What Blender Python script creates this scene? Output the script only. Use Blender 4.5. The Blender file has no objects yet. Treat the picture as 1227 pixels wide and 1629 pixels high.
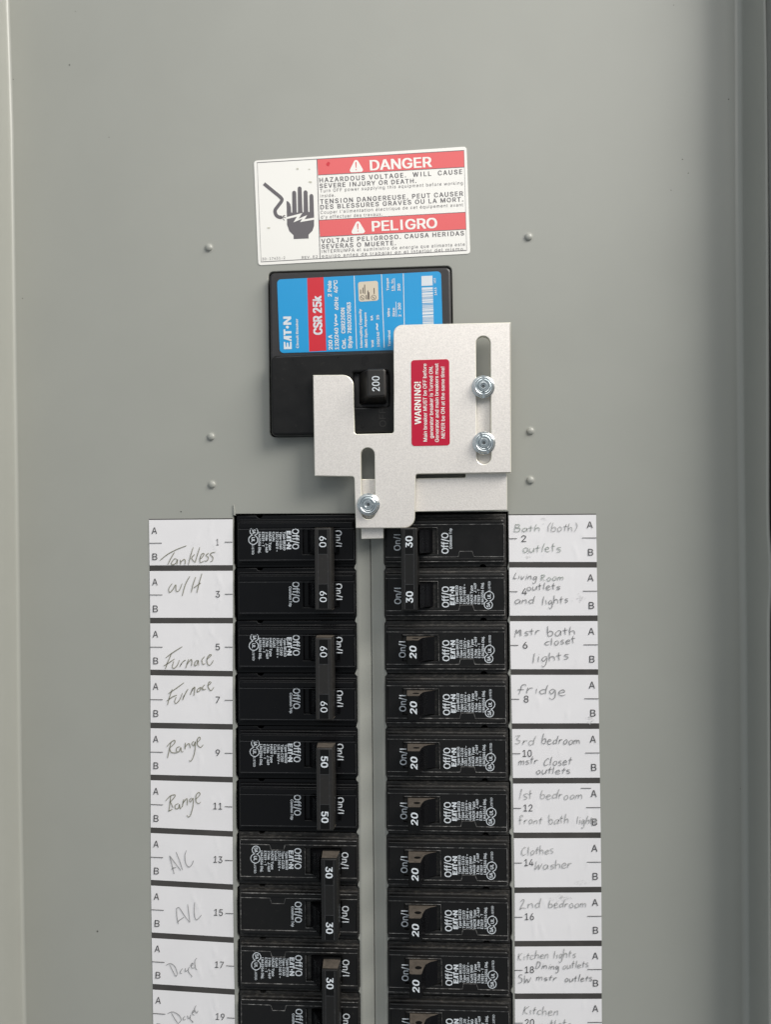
import bpy, bmesh, math, random, os
from math import sin, cos, pi, sqrt, atan2, hypot, radians
from mathutils import Vector, Matrix
from mathutils.geometry import tessellate_polygon, delaunay_2d_cdt
random.seed(11)
S = bpy.context.scene
COL = S.collection

# ------------------------------------------------------------------ camera
# panel axes: u right, v up, h out of the panel towards the viewer (metres)
# world: x = u, z = v + Z0, y = -h
Z0 = 1.45
W_PX, H_PX, F_PX = 1227.0, 1629.0, 1319.0
CX, CY = 613.5, 814.5
DIST, PSI, PHI, ROLL = 0.39710, 0.061561, -0.01112, 0.008635
CAM = Vector((DIST*sin(PSI)*cos(PHI), DIST*sin(PHI), DIST*cos(PSI)*cos(PHI)))
FWD = -CAM.normalized()
R0 = FWD.cross(Vector((0, 1, 0))).normalized()
U0 = R0.cross(FWD)
RIGHT = R0*cos(ROLL) - U0*sin(ROLL)
UP = R0*sin(ROLL) + U0*cos(ROLL)


def to_world(p):
    return Vector((p[0], -p[2], p[1] + Z0))


def P(px, py, h=0.0):
    """where a photo pixel's line of sight meets the height h above the panel: (u, v)"""
    d = FWD*F_PX + RIGHT*(px - CX) + UP*(CY - py)
    t = (h - CAM.z)/d.z
    return (CAM.x + d.x*t, CAM.y + d.y*t)


cd = bpy.data.cameras.new('camera')
cam = bpy.data.objects.new('camera', cd)
COL.objects.link(cam)
S.camera = cam


def wv(d):
    return Vector((d[0], -d[2], d[1]))


r_, u_, b_ = wv(RIGHT), wv(UP), wv(-FWD)
cam.matrix_world = Matrix(((r_.x, u_.x, b_.x, 0), (r_.y, u_.y, b_.y, 0), (r_.z, u_.z, b_.z, 0), (0, 0, 0, 1)))
cam.matrix_world.translation = to_world(CAM)
cd.sensor_fit = 'HORIZONTAL'
cd.angle = 2*math.atan(W_PX/2/F_PX)
cd.clip_start = 0.01
cd.clip_end = 100

# ------------------------------------------------------------------ light
wd = bpy.data.worlds.new('World')
S.world = wd
wd.use_nodes = True
bg = wd.node_tree.nodes['Background']
bg.inputs[0].default_value = (0.86, 0.94, 1.0, 1)
bg.inputs[1].default_value = 1.0
# an open room: paler towards the left and above, dimmer towards the right and below
_nt = wd.node_tree
_tc = _nt.nodes.new('ShaderNodeTexCoord')
_dp = _nt.nodes.new('ShaderNodeVectorMath')
_dp.operation = 'DOT_PRODUCT'
_dp.inputs[1].default_value = (-0.80, 0.0, 0.60)
_mr = _nt.nodes.new('ShaderNodeMapRange')
_mr.inputs[1].default_value, _mr.inputs[2].default_value = -1.0, 1.0
_mr.inputs[3].default_value, _mr.inputs[4].default_value = 0.13, 0.56
_nt.links.new(_tc.outputs['Generated'], _dp.inputs[0])
_nt.links.new(_dp.outputs['Value'], _mr.inputs[0])
_nt.links.new(_mr.outputs[0], bg.inputs[1])


def area(name, pos, target, sx, sy, power, col=(1, 1, 1)):
    l = bpy.data.lights.new(name, 'AREA')
    l.shape = 'RECTANGLE'
    l.size, l.size_y, l.energy, l.color = sx, sy, power, col
    o = bpy.data.objects.new(name, l)
    COL.objects.link(o)
    p, t = to_world(pos), to_world(target)
    o.location = p
    o.rotation_euler = (t - p).to_track_quat('-Z', 'Y').to_euler()
    return o


area('key_light', (0.08, 0.66, 0.95), (0.02, 0.12, 0), 0.8, 0.5, 2.9, (1.0, 0.97, 0.93))
area('side_light', (1.50, 1.55, 0.98), (-0.10, 0.06, 0), 1.5, 1.2, 90, (1.0, 0.965, 0.905))
S.view_settings.view_transform = 'Standard'
S.view_settings.look = 'None'
S.view_settings.exposure = 0.0
S.view_settings.gamma = 1.0
S.view_settings.use_curve_mapping = False
S.render.engine = 'CYCLES'
S.cycles.max_bounces = 8
S.cycles.use_denoising = True

# ------------------------------------------------------------------ materials
MATS = {}


def mat(name, col, rough=0.5, metal=0.0, spec=0.5, bump=None, var=None, dust=None, rvar=None, coat=0.0, aniso=None):
    """bump=(scale, strength, distance mm); var=(scale, amount); dust=(colour, scale, lo, hi)"""
    if name in MATS:
        return MATS[name]
    m = bpy.data.materials.new(name)
    m.use_nodes = True
    nt = m.node_tree
    b = nt.nodes['Principled BSDF']
    b.inputs['Base Color'].default_value = (*col, 1)
    b.inputs['Roughness'].default_value = rough
    b.inputs['Metallic'].default_value = metal
    b.inputs['Specular IOR Level'].default_value = spec
    if coat:
        b.inputs['Coat Weight'].default_value = coat
        b.inputs['Coat Roughness'].default_value = 0.18
    tc = nt.nodes.new('ShaderNodeNewGeometry')

    def noise(scale, detail=3, rough_=0.55, stretch=None):
        n = nt.nodes.new('ShaderNodeTexNoise')
        n.inputs['Scale'].default_value = scale
        n.inputs['Detail'].default_value = detail
        n.inputs['Roughness'].default_value = rough_
        src = tc.outputs['Position']
        if stretch:
            mp = nt.nodes.new('ShaderNodeMapping')
            mp.inputs['Scale'].default_value = stretch
            nt.links.new(src, mp.inputs[0])
            src = mp.outputs[0]
        nt.links.new(src, n.inputs['Vector'])
        return n.outputs['Fac']

    def mrange(sock, a, c, d, e):
        r = nt.nodes.new('ShaderNodeMapRange')
        r.inputs[1].default_value, r.inputs[2].default_value = a, c
        r.inputs[3].default_value, r.inputs[4].default_value = d, e
        nt.links.new(sock, r.inputs[0])
        return r.outputs[0]
    colsock = None
    if var:
        f = mrange(noise(var[0], 4), 0.3, 0.7, 1 - var[1], 1 + var[1])
        mx = nt.nodes.new('ShaderNodeMix')
        mx.data_type = 'RGBA'
        mx.blend_type = 'MULTIPLY'
        mx.inputs[0].default_value = 1
        mx.inputs[6].default_value = (*col, 1)
        cb = nt.nodes.new('ShaderNodeCombineColor')
        for i in range(3):
            nt.links.new(f, cb.inputs[i])
        nt.links.new(cb.outputs[0], mx.inputs[7])
        colsock = mx.outputs[2]
    if dust:
        dc, ds, lo, hi = dust[:4]
        amt = dust[4] if len(dust) > 4 else 1.0
        f = mrange(noise(ds, 6, 0.7, dust[5] if len(dust) > 5 else None), lo, hi, 0, amt)
        mx = nt.nodes.new('ShaderNodeMix')
        mx.data_type = 'RGBA'
        mx.inputs[6].default_value = (*col, 1)
        if colsock:
            nt.links.new(colsock, mx.inputs[6])
        mx.inputs[7].default_value = (*dc, 1)
        nt.links.new(f, mx.inputs[0])
        colsock = mx.outputs[2]
    if colsock:
        nt.links.new(colsock, b.inputs['Base Color'])
    if rvar:
        nt.links.new(mrange(noise(rvar[0], 4), 0.3, 0.7, rough - rvar[1], rough + rvar[1]), b.inputs['Roughness'])
    if bump:
        last = None
        for (sc, st, di, *stretch) in (bump if isinstance(bump, list) else [bump]):
            bn = nt.nodes.new('ShaderNodeBump')
            bn.inputs['Strength'].default_value = st
            bn.inputs['Distance'].default_value = di*0.001
            nt.links.new(noise(sc, 3, 0.5, stretch[0] if stretch else None), bn.inputs['Height'])
            if last:
                nt.links.new(last, bn.inputs['Normal'])
            last = bn.outputs[0]
        nt.links.new(last, b.inputs['Normal'])
    MATS[name] = m
    return m


PAINT = mat('grey_enamel', (0.306, 0.310, 0.283), 0.37, spec=0.5, bump=[(9, 0.25, 1.2), (380, 0.12, 0.06)], var=(26, 0.02), rvar=(22, 0.06))
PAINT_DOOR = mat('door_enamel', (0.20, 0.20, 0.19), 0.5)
SPECK = mat('paint_speck', (0.09, 0.09, 0.08), 0.6)
WALLM = mat('plaster_wall', (0.30, 0.29, 0.27), 0.9, bump=(300, 0.3, 0.4))
STEEL_DARK = mat('dark_interior', (0.02, 0.02, 0.02), 0.8)
BLACK = mat('black_moulded_plastic', (0.0080, 0.0078, 0.0079), 0.34, spec=0.26, bump=(900, 0.12, 0.05), rvar=(160, 0.08),
            dust=((0.05, 0.046, 0.042), 420, 0.60, 0.85, 0.6))
BLACK_OLD = mat('clean_black_plastic', (0.0035, 0.0035, 0.0042), 0.28, spec=0.22, bump=(900, 0.08, 0.04), rvar=(160, 0.06),
                dust=((0.03, 0.03, 0.03), 500, 0.68, 0.9, 0.4))
DUSTY = mat('dusty_black_plastic', (0.016, 0.0152, 0.0145), 0.55, spec=0.4, bump=(900, 0.2, 0.06), var=(120, 0.25),
            dust=((0.11, 0.10, 0.088), 600, 0.50, 0.78, 0.8, (0.7, 1, 2)))
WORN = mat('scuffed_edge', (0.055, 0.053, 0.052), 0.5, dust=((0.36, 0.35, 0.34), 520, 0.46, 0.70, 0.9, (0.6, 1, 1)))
WORN_GLINT_OLD = mat('moulded_edge_glint', (0.034, 0.034, 0.036), 0.35, dust=((0.12, 0.12, 0.12), 420, 0.52, 0.8, 0.7))  # pale tone painting the light caught on edges, mixed with scuffs
HANDLE = mat('handle_plastic', (0.0145, 0.0132, 0.0122), 0.42, spec=0.45, bump=(800, 0.1, 0.05), dust=((0.07, 0.06, 0.05), 500, 0.58, 0.85, 0.5))
BLACK_MAIN = mat('main_breaker_black', (0.019, 0.018, 0.0195), 0.42, spec=0.5, bump=(900, 0.2, 0.06), rvar=(160, 0.08), dust=((0.06, 0.055, 0.05), 420, 0.58, 0.85, 0.6))
HANDLE_NEW = mat('black_handle_plastic', (0.0085, 0.0080, 0.0076), 0.36, spec=0.4, bump=(800, 0.1, 0.05), dust=((0.05, 0.045, 0.04), 500, 0.60, 0.85, 0.5))
HANDLE_FACE = mat('handle_face_black', (0.0035, 0.0035, 0.0035), 0.38, spec=0.22)
HANDLE_SIDE = mat('dusty_brown_plastic', (0.078, 0.066, 0.055), 0.62, spec=0.35, var=(300, 0.25), dust=((0.012, 0.011, 0.01), 260, 0.55, 0.75, 0.7))
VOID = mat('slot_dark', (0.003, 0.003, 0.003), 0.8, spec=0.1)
INKW = mat('white_print', (0.62, 0.66, 0.70), 0.6)
INKW2 = mat('greyed_white_print', (0.60, 0.64, 0.68), 0.6, dust=((0.20, 0.21, 0.22), 1400, 0.60, 0.80, 0.5))
PAPER = mat('label_paper', (0.735, 0.722, 0.738), 0.40, spec=0.45, var=(60, 0.02),
            bump=[(55, 0.16, 0.8, (1.3, 1, 0.6)), (14, 0.22, 1.2)],
            dust=((0.50, 0.48, 0.47), 34, 0.66, 0.86, 0.5))
SMUDGE = mat('grey_smudge', (0.62, 0.61, 0.61), 0.6)
BARM = mat('label_black_bar', (0.050, 0.046, 0.043), 0.45, var=(60, 0.2), bump=(60, 0.3, 0.6), dust=((0.09, 0.075, 0.07), 120, 0.6, 0.8, 0.5))
PRINT = mat('dark_grey_print', (0.045, 0.043, 0.045), 0.6)
PEN = mat('olive_pen_ink', (0.20, 0.195, 0.145), 0.6, dust=((0.42, 0.41, 0.36), 900, 0.52, 0.72, 0.6))
PENCIL = mat('grey_pencil', (0.33, 0.33, 0.33), 0.6, dust=((0.62, 0.62, 0.62), 900, 0.46, 0.66, 0.75))
PENCIL_D = mat('dark_pencil', (0.23, 0.23, 0.235), 0.6, dust=((0.5, 0.5, 0.5), 900, 0.50, 0.70, 0.7))
PENCIL_F = mat('faded_green_pencil', (0.33, 0.36, 0.335), 0.6, dust=((0.6, 0.6, 0.6), 700, 0.5, 0.7, 0.5))
VINYL = mat('white_vinyl', (0.80, 0.785, 0.75), 0.32, spec=0.5, bump=(40, 0.15, 0.5))
SRED = mat('sign_red', (0.70, 0.105, 0.11), 0.32, spec=0.5, bump=(40, 0.15, 0.5))
SGREY = mat('sign_grey_print', (0.115, 0.105, 0.115), 0.4, spec=0.5)
STAIN = mat('grime_spot', (0.52, 0.51, 0.43), 0.6)
BLUE = mat('blue_label', (0.010, 0.285, 0.60), 0.34, spec=0.45, bump=(50, 0.1, 0.4))
LRED = mat('label_red', (0.56, 0.017, 0.032), 0.34, spec=0.45)
PATCH = mat('beige_sticker', (0.60, 0.53, 0.42), 0.4)
PATCHINK = mat('brown_ink', (0.07, 0.05, 0.04), 0.5)
ALU = mat('blasted_aluminium', (0.82, 0.775, 0.735), 0.44, metal=0.62, spec=0.5, bump=(2100, 0.6, 0.09), var=(1700, 0.10))
ALU_EDGE = mat('cut_aluminium_edge', (0.86, 0.83, 0.72), 0.38, metal=0.7)
CRIMSON = mat('crimson_label', (0.46, 0.004, 0.033), 0.34, spec=0.45)
ZINC = mat('zinc_plating', (0.70, 0.745, 0.76), 0.22, metal=1.0, rvar=(300, 0.06))
ZINC_D = mat('zinc_socket', (0.16, 0.17, 0.175), 0.45, metal=1.0)
ZINC_SLOT = mat('slot_shade', (0.05, 0.05, 0.05), 0.6)  # dark colour paints in the shade deep inside the nut slots


# ------------------------------------------------------------------ mesh helpers
class MB:
    """collects faces in (u, v, h) metres and links them as one mesh object"""

    def __init__(self):
        self.v, self.f, self.m, self.s, self.mats = [], [], [], [], []

    def mi(self, m):
        if m not in self.mats:
            self.mats.append(m)
        return self.mats.index(m)

    def face(self, pts, m, smooth=False):
        n = len(self.v)
        self.v += [tuple(p) for p in pts]
        self.f.append(list(range(n, n + len(pts))))
        self.m.append(self.mi(m))
        self.s.append(smooth)

    def idx(self, verts, faces, m, smooth=False):
        n = len(self.v)
        self.v += [tuple(p) for p in verts]
        for f in faces:
            self.f.append([i + n for i in f])
            self.m.append(self.mi(m))
            self.s.append(smooth)

    def flat(self, loops, h, m):
        """flat filled outline(s) facing the viewer"""
        if not isinstance(loops[0][0], (tuple, list)):
            loops = [loops]
        vs = [Vector((p[0], p[1], 0)) for l in loops for p in l]
        tris = tessellate_polygon([[Vector((p[0], p[1], 0)) for p in l] for l in loops])
        out = []
        for t in tris:
            a, b, c = (vs[i] for i in t)
            out.append(t if (b - a).cross(c - a).z > 0 else t[::-1])
        self.idx([(p.x, p.y, h) for p in vs], out, m)

    def slab(self, loops, h0, h1, m, bevel=0.0, seg=3, side=None, back=False):
        """prism with rounded front edges; loops[0] outer, the rest holes"""
        if not isinstance(loops[0][0], (tuple, list)):
            loops = [loops]
        L = []
        for i, l in enumerate(loops):
            l = dedupe(l)
            if (area2(l) > 0) != (i == 0):
                l = l[::-1]
            L.append(l)
        side = side or m
        caps = []
        for l in L:
            n = len(l)
            rings = [(l, h0)]
            if bevel > 0:
                for k in range(seg + 1):
                    a = pi/2*k/seg
                    rings.append((inset(l, bevel*(1 - cos(a))), h1 - bevel*(1 - sin(a))))
            else:
                rings.append((l, h1))
            verts = [(p[0], p[1], h) for r, h in rings for p in r]
            faces, fs = [], []
            for k in range(len(rings) - 1):
                for i in range(n):
                    j = (i + 1) % n
                    faces.append((k*n + i, k*n + j, (k + 1)*n + j, (k + 1)*n + i))
            self.idx(verts[:2*n], faces[:n], side, True)
            if len(rings) > 2:
                self.idx(verts[n:], [tuple(i - n for i in f) for f in faces[n:]], side, True)
            caps.append(rings[-1][0])
        self.flat(caps, h1, m)

    def box(self, u0, u1, v0, v1, h0, h1, m, bevel=0.0):
        self.slab([(u0, v0), (u1, v0), (u1, v1), (u0, v1)], h0, h1, m, bevel)

    def line(self, pts, w, h, m, thick=0.0, closed=False, caps=True):
        """ribbon of width w along pts"""
        pts = dedupe(pts) if not closed else pts
        if len(pts) < 2:
            return
        n = len(pts)
        Lf, Rt = [], []
        for i in range(n):
            if closed:
                a, b = pts[i - 1], pts[(i + 1) % n]
            else:
                a, b = pts[max(0, i - 1)], pts[min(n - 1, i + 1)]
            dx, dy = b[0] - a[0], b[1] - a[1]
            d = hypot(dx, dy) or 1e-9
            ww = w[i] if isinstance(w, list) else w
            nx, ny = -dy/d*ww/2, dx/d*ww/2
            Lf.append((pts[i][0] + nx, pts[i][1] + ny))
            Rt.append((pts[i][0] - nx, pts[i][1] - ny))
        verts = [(*p, h) for p in Lf] + [(*p, h) for p in Rt]
        faces = []
        for i in range(n if closed else n - 1):
            j = (i + 1) % n
            faces.append((i, n + i, n + j, j))
        self.idx(verts, faces, m)
        if thick:
            v2 = [(*p, h) for p in Lf] + [(*p, h - thick) for p in Lf] + [(*p, h) for p in Rt] + [(*p, h - thick) for p in Rt]
            f2 = []
            for i in range(n if closed else n - 1):
                j = (i + 1) % n
                f2.append((i, j, n + j, n + i))
                f2.append((2*n + j, 2*n + i, 3*n + i, 3*n + j))
            self.idx(v2, f2, m)

    def disc(self, c, r, h, m, n=20):
        self.flat([(c[0] + r*cos(2*pi*i/n), c[1] + r*sin(2*pi*i/n)) for i in range(n)], h, m)

    def lathe(self, c, prof, m, n=48):
        verts, faces = [], []
        for (r, h) in prof:
            for i in range(n):
                a = 2*pi*i/n
                verts.append((c[0] + r*cos(a), c[1] + r*sin(a), h))
        for k in range(len(prof) - 1):
            for i in range(n):
                j = (i + 1) % n
                faces.append((k*n + i, k*n + j, (k + 1)*n + j, (k + 1)*n + i))
        self.idx(verts, faces, m, True)

    def build(self, name, parent=None, origin=(0, 0, 0), sharp=35, recalc=False):
        me = bpy.data.meshes.new(name)
        o3 = origin
        vs = [(p[0] - o3[0], -(p[2] - o3[2]), p[1] - o3[1]) for p in self.v]
        me.from_pydata(vs, [], self.f)
        for mm in self.mats:
            me.materials.append(mm)
        me.polygons.foreach_set('material_index', self.m)
        me.polygons.foreach_set('use_smooth', self.s)
        bm = bmesh.new()
        bm.from_mesh(me)
        bmesh.ops.remove_doubles(bm, verts=bm.verts, dist=2e-7)
        if recalc:
            bmesh.ops.recalc_face_normals(bm, faces=bm.faces)
        bm.to_mesh(me)
        bm.free()
        me.update()
        keep = [p.use_smooth for p in me.polygons]
        me.set_sharp_from_angle(angle=radians(sharp))
        me.polygons.foreach_set('use_smooth', keep)
        ob = bpy.data.objects.new(name, me)
        COL.objects.link(ob)
        if parent:
            ob.parent = parent
        else:
            ob.location = to_world(origin)
        return ob


def area2(l):
    return sum(l[i - 1][0]*l[i][1] - l[i][0]*l[i - 1][1] for i in range(len(l)))


def dedupe(l):
    out = []
    for p in l:
        if not out or hypot(p[0] - out[-1][0], p[1] - out[-1][1]) > 1e-7:
            out.append(tuple(p))
    if len(out) > 2 and hypot(out[0][0] - out[-1][0], out[0][1] - out[-1][1]) < 1e-7:
        out.pop()
    return out


def inset(l, d):
    """move a loop to its left by d (inwards for ccw outlines)"""
    n = len(l)
    out = []
    for i in range(n):
        a, b, c = l[i - 1], l[i], l[(i + 1) % n]
        d1 = hypot(b[0] - a[0], b[1] - a[1]) or 1e-9
        d2 = hypot(c[0] - b[0], c[1] - b[1]) or 1e-9
        n1 = (-(b[1] - a[1])/d1, (b[0] - a[0])/d1)
        n2 = (-(c[1] - b[1])/d2, (c[0] - b[0])/d2)
        mx, my = n1[0] + n2[0], n1[1] + n2[1]
        k = mx*mx + my*my
        k = 2/k if k > 0.3 else 2/0.3
        out.append((b[0] + mx*k*d, b[1] + my*k*d))
    return out


def rpoly(pts, seg=7):
    """polygon with rounded corners: points (x, y, radius)"""
    out = []
    n = len(pts)
    for i in range(n):
        a, b, c = pts[i - 1], pts[i], pts[(i + 1) % n]
        r = b[2] if len(b) > 2 else 0
        if r <= 0:
            out.append((b[0], b[1]))
            continue
        d1 = Vector((a[0] - b[0], a[1] - b[1])).normalized()
        d2 = Vector((c[0] - b[0], c[1] - b[1])).normalized()
        ang = d1.angle(d2)
        t = r/math.tan(ang/2)
        p1 = Vector(b[:2]) + d1*t
        p2 = Vector(b[:2]) + d2*t
        ctr = Vector(b[:2]) + (d1 + d2).normalized()*(r/sin(ang/2))
        a1 = atan2(p1.y - ctr.y, p1.x - ctr.x)
        a2 = atan2(p2.y - ctr.y, p2.x - ctr.x)
        while a2 - a1 > pi:
            a2 -= 2*pi
        while a2 - a1 < -pi:
            a2 += 2*pi
        for k in range(seg + 1):
            t_ = a1 + (a2 - a1)*k/seg
            out.append((ctr.x + r*cos(t_), ctr.y + r*sin(t_)))
    return out


def PP(pts, h=0.0):
    return [P(p[0], p[1], h) for p in pts]


def zoom(ox, oy, s):
    return lambda x, y: (ox + x/s, oy + y/s)


def smooth_path(pts, n=5):
    if len(pts) < 3:
        return pts
    out = []
    for i in range(len(pts) - 1):
        p0 = pts[max(0, i - 1)]
        p1, p2 = pts[i], pts[i + 1]
        p3 = pts[min(len(pts) - 1, i + 2)]
        for k in range(n):
            t = k/n
            out.append(tuple(0.5*(2*p1[a] + (p2[a] - p0[a])*t + (2*p0[a] - 5*p1[a] + 4*p2[a] - p3[a])*t*t
                                  + (3*p1[a] - p0[a] - 3*p2[a] + p3[a])*t**3) for a in (0, 1)))
    out.append(pts[-1])
    return out


# ------------------------------------------------------------------ lettering
FONT = None
try:
    FONT = bpy.data.fonts.load(os.path.join(bpy.utils.system_resource('DATAFILES'), 'fonts', 'Inter.woff2'))
except Exception:
    FONT = None
TXT = {}


def fill_outlines(pts, edges):
    """fill letter outlines by winding number, so overlapping strokes of one letter stay solid"""
    nxt = {}
    for a, b in edges:
        nxt.setdefault(a, []).append(b)
        nxt.setdefault(b, []).append(a)
    seen, loops = set(), []
    for st in range(len(pts)):
        if st in seen or st not in nxt:
            continue
        loop = [st]
        seen.add(st)
        cur = st + 1 if st + 1 in nxt[st] else nxt[st][0]
        while cur not in seen:
            seen.add(cur)
            loop.append(cur)
            cand = [k for k in nxt[cur] if k not in seen]
            if not cand:
                break
            cur = cand[0]
        if len(loop) > 2:
            loops.append(loop)
    if not loops:
        return [], []
    for l in loops:
        # a capital I drawn with slab serifs: keep only its stem
        if len(l) == 12:
            xs = sorted(set(round(pts[i][0], 4) for i in l))
            if len(xs) == 4 and sum(abs(pts[i][0] - xs[0]) < 1e-3 for i in l) == 4:
                for i in l:
                    pts[i] = (min(max(pts[i][0], xs[1]), xs[2]), pts[i][1])
    fixed = []
    for l in loops:
        o = []
        for i in l:
            if not o or hypot(pts[i][0] - pts[o[-1]][0], pts[i][1] - pts[o[-1]][1]) > 1e-6:
                o.append(i)
        fixed.append(o)
    loops = fixed
    sg = [1 if area2([pts[i] for i in l]) > 0 else -1 for l in loops]
    loops = [l if g > 0 else l[::-1] for l, g in zip(loops, sg)]
    v, e, f, ov, oe, of = delaunay_2d_cdt([Vector(p) for p in pts], [], loops, 0, 1e-6)
    keep = [tuple(t) for t, o in zip(f, of) if sum(sg[k] for k in o) != 0]
    return [(p.x, p.y) for p in v], keep


def glyphs(s, bold=0.0, space=1.0, res=3):
    key = (s, bold, space, res)
    if key not in TXT:
        c = bpy.data.curves.new('lettering', 'FONT')
        if FONT:
            c.font = FONT
        c.body = s
        c.size = 1
        c.fill_mode = 'NONE'
        c.resolution_u = res
        c.space_character = space
        o = bpy.data.objects.new('lettering', c)
        me = o.to_mesh()
        pts = [(v.co.x, v.co.y) for v in me.vertices]
        edges = [tuple(e.vertices) for e in me.edges]
        o.to_mesh_clear()
        vs, fs = fill_outlines(pts, edges)
        bpy.data.objects.remove(o)
        bpy.data.curves.remove(c)
        TXT[key] = (vs, fs)
    return TXT[key]


def cap_height():
    vs, _ = glyphs('H')
    return max(v[1] for v in vs) - min(v[1] for v in vs)


CAPH = cap_height()


def text(mb, s, p0, p1, cap, h, m, mapper=None, bold=0.0, space=1.0, res=3, slant=0.0):
    """letters from baseline start p0 to baseline end p1, capital height cap, in the mapper's 2-D space (y down)"""
    vs, fs = glyphs(s, 0.0, space, res)
    if not vs:
        return
    x0, x1 = min(v[0] for v in vs), max(v[0] for v in vs)
    dx, dy = p1[0] - p0[0], p1[1] - p0[1]
    L = hypot(dx, dy)
    ex, ey = dx/L, dy/L
    fx, fy = ey, -ex      # up, with y pointing down
    kx, ky = L/(x1 - x0), cap/CAPH
    mapper = mapper or (lambda x, y: P(x, y, h))
    # heavier weights: the same letters printed again a hair to each side
    offs = [(0, 0)] if not bold else [(-bold, -bold*.4), (bold, bold*.4), (-bold, bold*.4), (bold, -bold*.4)]
    for q, (ox, oy) in enumerate(offs):
        out = []
        hq = h + q*0.000004
        for (x, y) in vs:
            a, b = (x - x0)*kx + ox*ky, (y + oy)*ky
            a += slant*b
            out.append((*mapper(p0[0] + ex*a + fx*b, p0[1] + ey*a + fy*b), hq))
        ff = []
        for f in fs:
            a, b, c = (Vector(out[i][:2]) for i in f[:3])
            cr = (b.x - a.x)*(c.y - a.y) - (b.y - a.y)*(c.x - a.x)
            ff.append(f if cr > 0 else f[::-1])
        mb.idx(out, ff, m)


LOGO = [[(0, 0), (0, 1), (.98, 1), (.98, .82), (.32, .74), (.32, .64), (.86, .64), (.86, .42), (.32, .38), (.32, .26), (.98, .2), (.98, 0)],
        [(1.04, 0), (1.38, 1), (1.76, 1), (1.76, 0), (1.48, 0), (1.48, .3), (1.38, .3), (1.30, 0)],
        [(1.84, 1), (2.66, 1), (2.66, .78), (2.40, .78), (2.40, 0), (2.08, 0), (2.08, .78), (1.84, .78)],
        [(2.94 + .2*cos(a*pi/6), .5 + .2*sin(a*pi/6)) for a in range(12)],
        [(3.24, 0), (3.24, 1), (3.58, 1), (4.04, .42), (4.04, 1), (4.36, 1), (4.36, 0), (4.02, 0), (3.56, .58), (3.56, 0)]]


def logo(mb, p0, p1, cap, h, m, mapper=None):
    mapper = mapper or (lambda x, y: P(x, y, h))
    dx, dy = p1[0] - p0[0], p1[1] - p0[1]
    L = hypot(dx, dy)
    ex, ey = dx/L, dy/L
    fx, fy = ey, -ex
    for poly in LOGO:
        mb.flat([mapper(p0[0] + ex*x/4.36*L + fx*y*cap, p0[1] + ey*x/4.36*L + fy*y*cap) for x, y in poly], h, m)


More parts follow.
